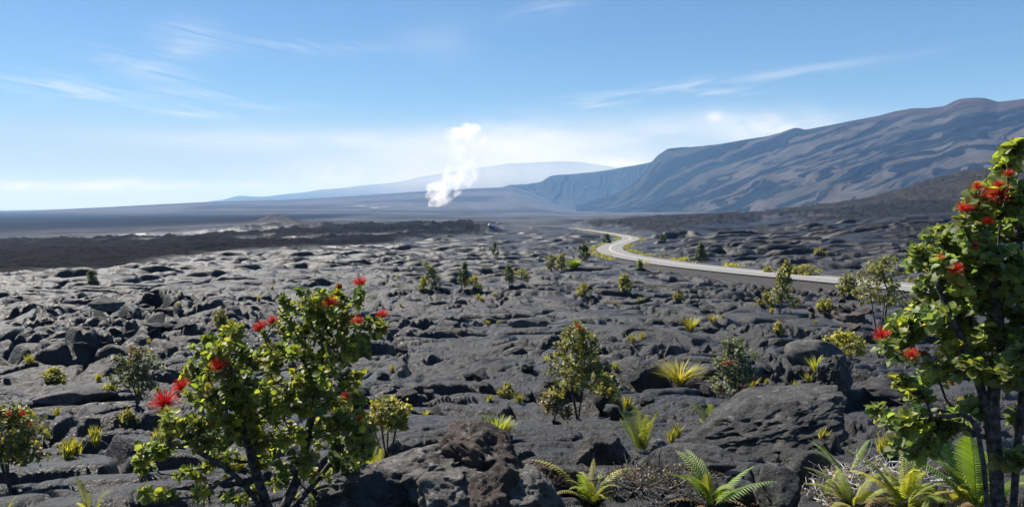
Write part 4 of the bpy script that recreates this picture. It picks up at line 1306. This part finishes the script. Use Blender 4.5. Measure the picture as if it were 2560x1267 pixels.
shrub('shrub', 130, 952, 62, 26, 'gold', 'bright yellow cushion plant on flat lava, larger of two at the left', 'cushion plant', leaf=5, n_tips=40, bare=0, top='dome')
shrub('shrub', 270, 990, 52, 24, 'gold', 'small yellow cushion plant touching the twiggy rusty shrub', 'cushion plant', leaf=5, n_tips=34, bare=0, top='dome')
shrub('shrub', 318, 1060, 54, 30, 'gold', 'yellow cushion plant below the twiggy rusty shrub', 'cushion plant', leaf=5, n_tips=34, bare=0, top='dome')
shrub('shrub', 1266, 994, 48, 34, 'gold', 'small golden bush on bare ropy lava', 'bush', leaf=5, n_tips=40, bare=0, top='dome')
shrub('shrub', 1080, 728, 60, 64, 'grey', 'grey-green shrub with a yellowish foot, first of a row on the lava', leaf=3.4, n_tips=70, bare=.05)
shrub('shrub', 1058, 728, 32, 32, 'gold', 'yellow-green bush tucked against the foot of a grey-green shrub', 'bush', leaf=3.4, n_tips=34, bare=0, top='dome')
shrub('shrub', 1151, 726, 40, 72, 'dark', 'dark shrub with a leaning top between two yellow bushes', leaf=3.2, n_tips=60, bare=.1, top='cone', lean=.5)
shrub('shrub', 1186, 722, 46, 26, 'gold', 'low yellow bush to one side of the dark leaning shrub', 'bush', leaf=3.4, n_tips=30, bare=0, top='dome')
shrub('shrub', 1272, 714, 32, 54, 'dark', 'dark column-shaped shrub standing alone on mid-distance lava', leaf=3, n_tips=60, bare=.1)
shrub('shrub', 1236, 646, 18, 40, 'dark', 'thin dark shrub far out on the pale lava crust', leaf=2.6, n_tips=34, bare=.1)
shrub('shrub', 1378, 678, 44, 42, 'olive', 'olive shrub at the near end of the roadside thicket', leaf=3, n_tips=50, bare=.05, group='thicket by the bend of the road')
shrub('shrub', 1402, 682, 36, 48, 'gold', 'yellower shrub in the middle of the roadside thicket', leaf=3, n_tips=50, bare=.05, group='thicket by the bend of the road')
shrub('shrub', 1460, 653, 44, 46, 'dark', 'dark round shrub beside the bend of the road', leaf=3, n_tips=70, bare=.08)
shrub('shrub', 1516, 609, 24, 24, 'dark', 'small dark shrub inside the upper bend of the road', leaf=2.6, n_tips=36, bare=.05)
shrub('shrub', 1560, 732, 46, 42, 'gold', 'dome-shaped yellow-green bush on the lava below the road bend', 'bush', leaf=3.4, n_tips=70, bare=0, top='dome')
shrub('shrub', 1457, 740, 52, 28, 'gold', 'ragged yellowish bush on a lava hummock', 'bush', leaf=3.4, n_tips=40, bare=0, top='dome')
shrub('shrub', 1600, 669, 14, 18, 'bright', 'tiny bright green plant at the verge of the road', 'plant', leaf=3, n_tips=26, bare=0)
shrub('shrub', 1753, 656, 38, 50, 'dark', 'dark cone-shaped bush on lava beyond the road', 'bush', leaf=2.8, n_tips=80, bare=0, top='cone')
shrub('shrub', 2050, 639, 34, 16, 'gold', 'little yellow bush on black lava far beyond the road', 'bush', leaf=2.8, n_tips=30, bare=0, top='dome')
shrub('shrub', 2010, 691, 96, 28, 'gold', 'long yellow-green mat of bushes just past the road', 'bush', leaf=3.2, n_tips=80, bare=0, top='dome')
shrub('shrub', 1920, 684, 40, 14, 'gold', 'small yellow bush hugging the far edge of the road', 'bush', leaf=3, n_tips=28, bare=0, top='dome')
shrub('shrub', 1698, 757, 38, 24, 'gold', 'rusty yellow bush among loose rocks below the road', 'bush', leaf=3.4, n_tips=30, bare=0, top='dome', tipcol='red')
shrub('shrub', 1913, 768, 44, 36, 'olive', 'olive bush at the foot of the shrub with the leaning sprig', 'bush', leaf=4, n_tips=40, bare=0, top='dome')
shrub('shrub', 1302, 694, 54, 18, 'gold', 'flat yellowish bush beside the dark column-shaped shrub', 'bush', leaf=3, n_tips=30, bare=0, top='dome')
shrub('shrub', 228, 712, 28, 28, 'grey', 'faint grey shrub beyond the heaped lava slabs', leaf=2.8, n_tips=40, bare=.05)
shrub('shrub', 1066, 668, 26, 14, 'gold', 'tiny olive-yellow bush on pale crust far from the road', 'bush', leaf=2.6, n_tips=20, bare=0, top='dome')
shrub('shrub', 2340, 715, 110, 46, 'gold', 'yellow-green bush seen through the lower branches of the tall leafy tree', 'bush', leaf=4, n_tips=70, bare=0, top='dome')
shrub('shrub', 1655, 602, 24, 16, 'dark', 'small dark bush on lava inside the road curve', 'bush', leaf=2.4, n_tips=26, bare=0, top='dome')
shrub('shrub', 1945, 832, 34, 26, 'gold', 'round golden bush in a gap between lava toes', 'bush', leaf=4, n_tips=36, bare=0, top='dome')

tuft('grass_tuft', 1435, 676, 44, 26, 'bright', 'bright green grass tuft beside the roadside thicket', n=160, width=1.4)
tuft('grass_tuft', 1700, 960, 66, 62, 'gold', 'spiky yellow-green tuft on dark lava near the grey-green flowering shrub', n=70, width=1.0, spread=1.3)
tuft('grass_tuft', 1726, 828, 30, 40, 'gold', 'upright olive-yellow tuft on a lava dome', n=44, width=1.6)
tuft('grass_tuft', 1783, 804, 32, 26, 'tan', 'pale grass tuft higher on the lava dome', n=40, width=1.2)
tuft('grass_tuft', 1063, 1037, 18, 20, 'gold', 'tiny yellow tuft in a crack of smooth lava', n=20, width=1.6)
tuft('grass_tuft', 1240, 1100, 74, 66, 'lime', 'bushy yellow-green tuft growing above the red-brown rock', n=130, width=1.5)
tuft('grass_tuft', 2020, 900, 60, 50, 'tan', 'dry straw tuft with orange stems in front of the smooth boulder', n=60, width=.7)
tuft('grass_tuft', 2040, 932, 40, 40, 'lime', 'small yellow-green tuft beside the upright rock', n=22, width=1.8)
tuft('grass_tuft', 1880, 962, 34, 28, 'gold', 'small golden tuft at the foot of the grey-green flowering shrub', n=24, width=1.5)

# ================================================================ ferns
fern(1603, 1128, 80, 96, 'lime', 'upright sword fern with dark base standing alone on the lava', n=18, npin=26, fw=.12, lift=(1.05, 1.5), droop=(.1, .5))
fern(1785, 1080, 88, 82, 'lime', 'arching sword fern in front of the grey-green flowering shrub', n=22, npin=24, fw=.11, lift=(.8, 1.45), droop=(.2, .8))
fern(932, 1198, 95, 80, 'lime', 'thick clump of upright ferns at the foot of the large shrub', n=34, npin=20, fw=.12, lift=(1.05, 1.5), droop=(.0, .4))
fern(228, 1275, 80, 68, 'lime', 'sparse yellow-green fern at the bottom of the view', n=10, npin=22, fw=.12, lift=(.9, 1.4), droop=(.1, .6))
fern(1478, 1262, 250, 165, 'lime', 'lime green fern with drooping broad fronds growing among dry twigs', n=20, npin=20, fw=.16, taper='tri', lift=(1.0, 1.5), droop=(1.0, 1.9), lengths=(.65, 1.05))
fern(1775, 1262, 210, 140, 'bright', 'bright fern with one tall triangular frond against the big slab', n=16, npin=19, fw=.2, taper='tri', lift=(.7, 1.4), droop=(.4, 1.3), twist=.7)
fern(2120, 1190, 170, 105, 'bright', 'fresh green fern growing under the end of the big slab', n=10, npin=24, fw=.10, taper='lens', lift=(.5, 1.4), droop=(.3, .9))
fern(2062, 1240, 50, 62, 'lime', 'single small sword fern beside bleached branches', n=4, npin=24, fw=.11, lift=(1.0, 1.4), droop=(.1, .4))
fern(2440, 1275, 200, 225, 'bright', 'tall deep green fern under the dark trunk of the tall leafy tree', n=12, npin=30, fw=.20, taper='lens', lift=(.6, 1.45), droop=(.3, 1.2), twist=.4)
fern(2260, 1264, 340, 150, 'lime', 'sprawling pale lime fern below the bleached twigs', n=26, npin=26, fw=.17, taper='tri', lift=(.6, 1.35), droop=(.7, 1.6), twist=.4, lengths=(.55, .95))
fern(2130, 1266, 260, 120, 'lime', 'pale lime fern spreading along the bottom edge beside the sprawling one', n=20, npin=24, fw=.18, taper='tri', lift=(.6, 1.3), droop=(.6, 1.5), twist=.4, lengths=(.6, 1.0))
fern(2385, 1264, 240, 130, 'lime', 'pale lime fern at the foot of the tall deep green fern', n=18, npin=24, fw=.18, taper='tri', lift=(.6, 1.3), droop=(.6, 1.5), twist=.4, lengths=(.6, 1.0))
fern(1880, 1268, 90, 85, 'brown', 'withered brown fern leaning on the big slab', n=6, npin=16, fw=.12, taper='tri', lift=(.9, 1.4), droop=(.5, 1.4), mat=M_DRY)
fern(1415, 1178, 60, 40, 'bright', 'small curled fern beside the lime green fern', n=5, npin=18, fw=.15, taper='tri', lift=(.5, 1.1), droop=(.8, 1.8))
fern(15, 1262, 46, 26, 'lime', 'little fern in the bottom corner below the dense flowering shrub', n=6, npin=16, fw=.1, lift=(.8, 1.4))

# ================================================================ dead brush
def brush(px, py, w, h, n, label, pale, name='dead_brush', r_at=None):
    P0, r = hit(px, py)
    k = px_m(r); W = w * k * .5; H = h * k
    root = thing(name, P0, label, 'dead brush')
    A, B, ra = [], [], []
    for i in range(n):
        x = rng.normal(0, .45) * W; y = rng.normal(0, .45) * W * .6
        gz = ground_z(P0.x + x, P0.y + y) - P0.z
        p = np.array([x, y, gz - .02]); d = unit(rng.normal(0, 1, 3) * [1, .8, .35] + [0, 0, .35])
        L = rng.uniform(.25, .8) * W * .8; s = 4; rad = rng.uniform(.0025, .0055) * (2.6 if i % 15 == 0 else 1)
        for j in range(s):
            q = p + d * L / s
            A.append(p); B.append(q); ra.append(rad * (1 - j / s * .7))
            p = q; d = unit(d + rng.normal(0, .28, 3)); 
    A, B, ra = np.array(A), np.array(B), np.array(ra)
    V, F = tubes(A, B, ra, ra * .85, 4)
    tag(mk('twigs', V, F, M_PALE if pale else M_GREYBARK, root), kind='stuff')
    m = n * 2                                                    # curled dry leaves caught in it
    q = np.stack([rng.normal(0, .5, m) * W, rng.normal(0, .5, m) * W * .6, np.zeros(m)], 1)
    q[:, 2] = [ground_z(P0.x + a, P0.y + b) - P0.z + rng.uniform(.0, .07) for a, b in q[:, :2]]
    V, F, Cc = stamp(SMALL, q, rng.normal(0, 1, (m, 3)), rng.normal(0, 1, (m, 3)), rng.uniform(.012, .03, m), pick(m, 'tan', jit=.4) if pale else pick(m, 'tan', 'brown', jit=.3))
    tag(mk('litter', V, F, M_DRY, root, Cc), kind='stuff')
    return root
M_PALE = bark_mat('bleached_wood', (.30, .285, .28), (.60, .58, .57))
brush(1640, 1210, 320, 60, 300, 'tangle of grey dry twigs round the lime green fern', False)
brush(2165, 1180, 280, 60, 330, 'bleached silvery brush heap beside the fresh green fern', True)
brush(2080, 1235, 200, 40, 80, 'scattered pale branches lying near the small sword fern', True)
brush(2390, 1010, 240, 60, 110, 'dark bare twigs under the branches of the tall leafy tree', False)
brush(930, 1185, 140, 40, 120, 'dry grass and twigs round the thick clump of upright ferns', False)

# ================================================================ tiny tufts rooted in cracks: three kinds, then copies
def crack_tufts(n):
    protos = []
    lab = 'tiny yellow-green tuft rooted in a crack of the bare lava'
    grp = 'tiny tufts in the lava cracks'
    spots = []
    while len(spots) < n:
        px, py = rng.uniform(0, 2250), rng.uniform(690, 1190)
        if float(fbm(np.array([px / 260.]), np.array([py / 120.]), 2, 900)[0]) < .02: continue
        P, r = hit(px, py)
        if r < 7 or r > 110: continue
        spots.append((P, r))
    for i, (P, r) in enumerate(spots):
        s = rng.uniform(.06, .16) * (1 + r / 40)
        if i < 3:
            root = thing('crack_tuft', P, lab, 'grass tuft', grp)
            m = 60
            a = rng.uniform(0, 6.28, m); q = rng.uniform(0, 1, m)
            x = unit(np.stack([np.cos(a) * q * .6, np.sin(a) * q * .6, np.ones(m)], 1))
            V, F, Cc = stamp(leaf_shape([(0, .03), (.4, .045), (1, .006)], .3, .3), x * .0 + rng.normal(0, .12, (m, 3)) * [1, 1, 0], x, rng.normal(0, 1, (m, 3)), rng.uniform(.6, 1.1, m), pick(m, 'gold', 'olive'))
            mk('blades', V, F, M_FERN, root, Cc); protos.append(root)
        else:
            p = protos[i % 3]; root = p.copy(); C.objects.link(root)
            for ch in p.children:
                c = ch.copy(); C.objects.link(c); c.parent = root
        root.location = P; root.scale = (s, s, s); root.rotation_euler = (0, 0, rng.uniform(0, 6.28))
crack_tufts(90)
# ================================================================ loose rocks
def rock_mat(name, c0, c1, c2, lichen=.0, scale=1.0):
    m, t = new_mat(name)
    P = t.n('ShaderNodeNewGeometry').outputs['Position']
    n1 = t.noise(P, 4 * scale, 6, .65); n2 = t.noise(P, 22 * scale, 6, .7); n3 = t.noise(P, 110 * scale, 3, .7)
    b = t.mix(t.ramp(n1, .35, .65), c0, c1)
    b = t.mix(t.ramp(n2, .54, .72, 0, .8), b, c2)
    b = t.mix(t.ramp(n3, .6, .72, 0, .5), b, tuple(min(.5, x * 2.2) for x in c2))
    b = t.mix(t.ramp(n2, .42, .3, 0, .7), b, (.012, .011, .011))
    if lichen: b = t.mix(t.ramp(t.noise(P, 9, 7, .7), .56, .66, 0, lichen), b, (.30, .295, .28))
    h = t.m('ADD', t.m('ADD', n2, t.m('MULTIPLY', n3, .3)), n1)
    finish(t, b, .8, .35, bump(t, h, 1.0, .05))
    return m
R_BLACK = rock_mat('black_rock', (.018, .018, .019), (.050, .049, .049), (.085, .082, .08))
R_GREY = rock_mat('grey_rock', (.045, .043, .041), (.13, .125, .118), (.24, .23, .215), .8)
R_RED = rock_mat('red_rock', (.034, .027, .025), (.075, .052, .045), (.14, .125, .115), .4)
R_SLAB = rock_mat('slab_rock', (.028, .028, .028), (.075, .073, .07), (.13, .126, .12), .35)
R_PALE = rock_mat('pale_rock', (.050, .048, .048), (.11, .105, .10), (.17, .165, .16), .3)

def ico(sub):
    bm = bmesh.new(); bmesh.ops.create_icosphere(bm, subdivisions=sub, radius=1)
    bm.verts.ensure_lookup_table()
    v = np.array([x.co[:] for x in bm.verts]); f = np.array([[q.index for q in x.verts] for x in bm.faces]); bm.free()
    return v, f
ICO = {s: ico(s) for s in (3, 4, 5, 6)}
def rock_shape(seed, dims, sub=5, planes=12, rough=.10, pits=.0, smooth=.0):
    r = np.random.default_rng(seed)
    v, f = ICO[sub]
    n = unit(r.normal(0, 1, (planes, 3))); o = r.uniform(.62, .95, planes)
    dist = o[None] / np.maximum(v @ n.T, 1e-3)
    rad = np.minimum(np.min(dist, 1), 1.15)
    p = v * rad[:, None]
    p = p * (1 + rough * 1.6 * fbm3(p * 1.7 + seed, 3, seed)[:, None] * (1 - smooth)) 
    nrm = v
    p += nrm * (rough * .75 * (.45 - 1.6 * np.abs(fbm3(p * 3.2 + seed, 4, seed + 9))))[:, None]
    if pits:
        c = fbm3(p * 9 + seed, 3, seed + 20)
        p -= nrm * (pits * sst(.12, .4, c))[:, None]
        p += nrm * (.03 * (1 - np.abs(fbm3(p * 4, 3, seed + 30)) * 2))[:, None]
    return p * np.array(dims) * .5, f
def boulder(px, py, dims, rot, seed, mat, label, sub=5, rough=.10, pits=.0, sink=.25, planes=12, name='lava_rock', cat='rock', smooth=0., group=None, r_at=None, lift=0.):
    P0, r = hit(px, py)
    V, F = rock_shape(seed, dims, sub, planes, rough, pits, smooth)
    M = np.array(__import__('mathutils').Euler(rot).to_matrix())
    V = V @ M.T
    z = P0.z - V[:, 2].min() - sink * (V[:, 2].max() - V[:, 2].min()) + lift
    o = mk(name, V, F, mat, loc=(P0.x, P0.y, z))
    return tag(o, label, cat, group)

boulder(1040, 1250, (1.15, .75, .40), (.05, -.22, .5), 11, R_GREY, 'rugged grey lava rock with whitish crust at the bottom centre', 6, .22, .13, .25, 10)
boulder(1245, 1235, (.72, .40, .42), (.15, .50, -.45), 23, R_RED, 'pointed red-brown lava rock with a black hollow on its side', 6, .22, .16, .28, 7)
boulder(890, 1275, (.5, .4, .24), (0, -.2, .3), 31, R_GREY, 'low grey rock below the thick clump of upright ferns', 5, .15, .08, .3)
boulder(1150, 1275, (.5, .4, .3), (.2, .1, 1.), 37, R_GREY, 'knobbly grey rock between the whitish rock and the red-brown rock', 5, .2, .1, .2)
boulder(1235, 1282, (.36, .34, .34), (.2, .1, .4), 41, R_RED, 'small brownish knob of rock under the red-brown rock', 5, .2, .1, .2)
boulder(1335, 1278, (.40, .34, .32), (.1, .3, 1.4), 43, R_GREY, 'small dark grey knob in the bottom shadow beside the red-brown rock', 5, .2, .1, .2)
boulder(1385, 1215, (.34, .28, .2), (.1, .2, .2), 47, R_RED, 'crumbly brown rock beside the small curled fern', 5, .22, .12, .3)
boulder(985, 1282, (.6, .4, .3), (.1, .2, .8), 53, R_BLACK, 'dark angular rock cut off by the bottom edge below the whitish rock', 5, .15, .08, .25)
boulder(968, 1215, (.22, .16, .13), (.1, .2, .8), 59, R_PALE, 'small pale rock with a reddish side beside the thick fern clump', 4, .15, .06, .1)
boulder(1945, 1105, (2.1, 1.1, .42), (.16, -.17, .42), 61, R_SLAB, 'huge tilted lava slab with a grooved grey top and black underside', 6, .13, .09, .20, 9, name='lava_slab', cat='slab')
boulder(2080, 975, (.80, .55, .70), (.1, .1, .5), 67, R_SLAB, 'upright black lava block with a sharp horn standing behind the big slab', 6, .14, .05, .25, 9)
boulder(2035, 905, (1.15, .7, .62), (0, .1, -.2), 71, R_PALE, 'smooth rounded pale-grey boulder next to the wide low bush', 5, .05, 0, .3, 8, smooth=.6)
boulder(2015, 1195, (.42, .36, .28), (.1, .2, .2), 73, R_SLAB, 'smooth grey rock under the front edge of the big slab', 5, .06, .0, .3)
boulder(1950, 1262, (.40, .34, .34), (.3, .1, .9), 79, R_SLAB, 'smooth dark rock at the bottom in front of the big slab', 5, .07, .0, .3)
boulder(1700, 1165, (.75, .5, .30), (.1, .0, .1), 83, R_PALE, 'low shiny silver-grey rock between the lime fern and the bright fern', 5, .06, .0, .35, smooth=.5)
boulder(1500, 1150, (.40, .3, .36), (.1, .3, .3), 89, R_SLAB, 'upright brown-grey rock behind the lime green fern', 5, .12, .04, .3)
boulder(1648, 1138, (.22, .18, .13), (.1, .3, .3), 97, R_GREY, 'small speckled grey stone right of the upright sword fern', 4, .1, .0, .1)
boulder(2200, 1000, (1.1, .8, .42), (.1, .1, -.3), 101, R_BLACK, 'broad black rock ledge below the low branches of the tall tree', 5, .12, .04, .3)
boulder(2140, 745 + 62, (1.0, .8, .7), (.1, .1, -.3), 103, R_RED, 'brownish rubble block below the slender small tree', 4, .2, .06, .2)
boulder(1325, 815, (1.5, .8, .40), (.05, .1, .1), 107, R_PALE, 'silvery folded lava lump on top of the ropy flow', 5, .10, .0, .3, smooth=.4)
boulder(270, 775, (1.3, .8, .55), (.3, .2, .4), 109, R_PALE, 'pale grey slab tilted among black heaped blocks', 5, .10, .03, .25)
boulder(200, 1000, (1.1, .55, .26), (.1, .05, .5), 113, R_PALE, 'long bluish-grey lava tongue lying beside the yellow cushion plants', 5, .08, .0, .3, smooth=.5)
boulder(745, 905 - 60, (.4, .3, .2), (.1, .05, .5), 117, R_PALE, 'light stone lying on lava behind the large flowering shrub', 4, .1, .0, .2)

# the heap of broken crust at the left: one rock of each kind, then copies
def copies(spots, seeds, dims, mat, label, group, name='lava_rock', cat='rock', rough=.12, sub=4, flat=1.0, sink=.2):
    protos = []
    for sd in seeds:
        V, F = rock_shape(sd, np.array(dims) * [1, 1, flat], sub, 9, rough, .03)
        protos.append((V, F, None))
    first = {}
    for i, (x, y, s, rot) in enumerate(spots):
        k = i % len(seeds)
        z = ground_z(x, y)
        if k not in first:
            o = mk(name, protos[k][0], protos[k][1], mat); first[k] = o
        else:
            o = first[k].copy(); C.objects.link(o)
        o.location = (x, y, z + s * dims[2] * flat * (.5 - sink)); o.rotation_euler = rot; o.scale = (s, s, s)
        tag(o, label, cat, group)
def scatter(n, xr, yr, cx, cy, smin, smax, tilt=.5, keep=None):
    out = []
    while len(out) < n:
        px = rng.normal(cx, xr); py = rng.normal(cy, yr)
        if keep and not keep(px, py): continue
        P, r = hit(px, py)
        if r > 600: continue
        out.append((P.x, P.y, rng.uniform(smin, smax) ** 1.0, (rng.normal(0, tilt), rng.normal(0, tilt), rng.uniform(0, 6.28))))
    return out
copies(scatter(170, 190, 38, 300, 772, .15, .55, .4, lambda x, y: 0 < x < 640 and 715 < y < 850), (201, 202, 203, 204, 205, 206), (1.2, .8, .30), R_BLACK,
       'black angular lava block in the broken heap behind the large flowering shrub', 'black blocks of the broken lava heap', rough=.10, sink=.5)
copies(scatter(70, 180, 14, 1800, 735, .25, .8, .6, lambda x, y: 1640 < x < 2140 and 706 + (x - 1650) * .05 < y < 800), (211, 212, 213, 214, 215), (.8, .7, .6), R_BLACK,
       'loose dark lava rock in the rubble bank below the road', 'loose rocks in the bank below the road', rough=.16)
copies(scatter(40, 55, 30, 2090, 760, .25, .75, .6, lambda x, y: 1990 < x < 2190 and 715 < y < 830), (221, 222, 223), (.75, .65, .55), R_RED,
       'reddish rubble rock near the right end of the road', 'reddish rubble near the end of the road', rough=.18)
copies(scatter(46, 500, 160, 1250, 900, .3, .9, .4, lambda x, y: 620 < x < 2250 and 790 < y < 1180), (231, 232, 233, 234), (.42, .34, .24), R_BLACK,
       'loose black stone lying on the bare lava', 'loose stones on the bare lava', rough=.12)

# ================================================================ parked cars far out on the plain
def paint(name, c, rough=.35):
    m, t = new_mat(name); finish(t, c, rough, .5); return m
CARP, GLASS, TYRE, RIM, LAMP = paint('white_paint', (.78, .78, .78), .3), paint('dark_glass', (.02, .025, .03), .1), paint('rubber', (.02, .02, .02), .8), paint('grey_metal', (.35, .35, .36), .4), paint('lamp_glass', (.7, .7, .68), .2)
def extrude(prof, w0, w1, zc):
    """A side profile (x, z) given width; the upper part (z > zc) is narrowed to w1."""
    n = len(prof); V = []
    for s in (-1, 1):
        for x, z in prof: V.append((x, s * (w1 if z > zc else w0) / 2, z))
    bm = bmesh.new(); vs = [bm.verts.new(v) for v in V]
    bm.faces.new(vs[:n][::-1]); bm.faces.new(vs[n:])
    for i in range(n): j = (i + 1) % n; bm.faces.new((vs[i], vs[j], vs[n + j], vs[n + i]))
    bmesh.ops.recalc_face_normals(bm, faces=bm.faces); bmesh.ops.bevel(bm, geom=list(bm.edges), offset=.05, segments=2, affect='EDGES')
    me = bpy.data.meshes.new('m'); bm.to_mesh(me); bm.free(); return me
def part(name, me, mat, parent, loc=(0, 0, 0)):
    me.name = name; me.materials.append(mat); o = bpy.data.objects.new(name, me); C.objects.link(o); o.parent = parent; o.location = loc; return o
def box_me(x0, x1, y0, y1, z0, z1, bev=.02):
    bm = bmesh.new(); bmesh.ops.create_cube(bm, size=1)
    for v in bm.verts: v.co = Vector(((x0 + x1) / 2 + v.co.x * (x1 - x0), (y0 + y1) / 2 + v.co.y * (y1 - y0), (z0 + z1) / 2 + v.co.z * (z1 - z0)))
    bmesh.ops.bevel(bm, geom=list(bm.edges), offset=bev, segments=1, affect='EDGES')
    me = bpy.data.meshes.new('b'); bm.to_mesh(me); bm.free(); return me
def wheel_me(r, w):
    bm = bmesh.new(); bmesh.ops.create_cone(bm, cap_ends=True, segments=20, radius1=r, radius2=r, depth=w)
    bmesh.ops.rotate(bm, verts=bm.verts, matrix=Matrix.Rotation(math.pi / 2, 3, 'X'))
    me = bpy.data.meshes.new('w'); bm.to_mesh(me); bm.free(); return me
def car(px, py, rz, label):
    P0, r = hit(px, py)
    root = thing('parked_car', P0 + Vector((0, 0, .35)), label, 'car'); root.rotation_euler = (0, 0, rz)
    part('body', extrude([(-2.35, .35), (2.35, .35), (2.4, .75), (2.2, 1.0), (1.1, 1.08), (.55, 1.78), (-1.75, 1.84), (-2.25, 1.1), (-2.4, .8)], 1.9, 1.55, 1.2), CARP, root)
    for s in (-1, 1): part('window', box_me(-1.7, .6, s * .86 - .03, s * .86 + .03, 1.18, 1.62), GLASS, root)
    part('windscreen', box_me(.72, .98, -.68, .68, 1.2, 1.56), GLASS, root)
    for x in (-1.45, 1.45):
        for s in (-1, 1):
            w = part('wheel', wheel_me(.36, .24), TYRE, root, (x, s * .86, .36)); part('rim', wheel_me(.2, .26), RIM, w)
    for s in (-1, 1): part('headlight', box_me(2.3, 2.44, s * .68 - .14, s * .68 + .14, .72, .86), LAMP, root)
car(1229, 571, .2, 'white car parked out on the lava plain, the nearer of two')
car(1246, 560, .2, 'white car half hidden farther out on the lava plain')

# ================================================================ grass along the road
def verge():
    pts = []
    for k in range(len(rc)):
        if PXr[k] > 1760: continue
        for s in (-1, 1):
            for _ in range(13):
                o = s * (ROADW + .2 + abs(rng.normal(0, 1.1)))
                x = rc[k, 0] + rn[k, 0] * o + rng.normal(0, 1.2); y = rc[k, 1] + rn[k, 1] * o + rng.normal(0, 1.2)
                if np.min(np.hypot(rc[:, 0] - x, rc[:, 1] - y)) < ROADW + .15: continue
                if float(fbm(np.array([x / 9.]), np.array([y / 9.]), 2, 700)[0]) < .15: continue
                pts.append((x, y, ground_z(x, y)))
    p = np.array(pts); n = len(p); m = 5
    q = np.repeat(p, m, 0) + rng.normal(0, .12, (n * m, 3)) * [1, 1, 0]
    x = unit(rng.normal(0, .45, (n * m, 3)) + [0, 0, 1])
    V, F, Cc = stamp(leaf_shape([(0, .10), (.5, .09), (1, .01)], .3, .3), q, x, rng.normal(0, 1, (n * m, 3)), rng.uniform(.25, .6, n * m), pick(n * m, 'gold', 'yellow', jit=.25))
    tag(mk('roadside_grass', V, F, M_FERN, col=Cc), kind='stuff')
PXr = 1280 + LENS * rc[:, 0] / np.maximum(rc[:, 1], 1)
verge()
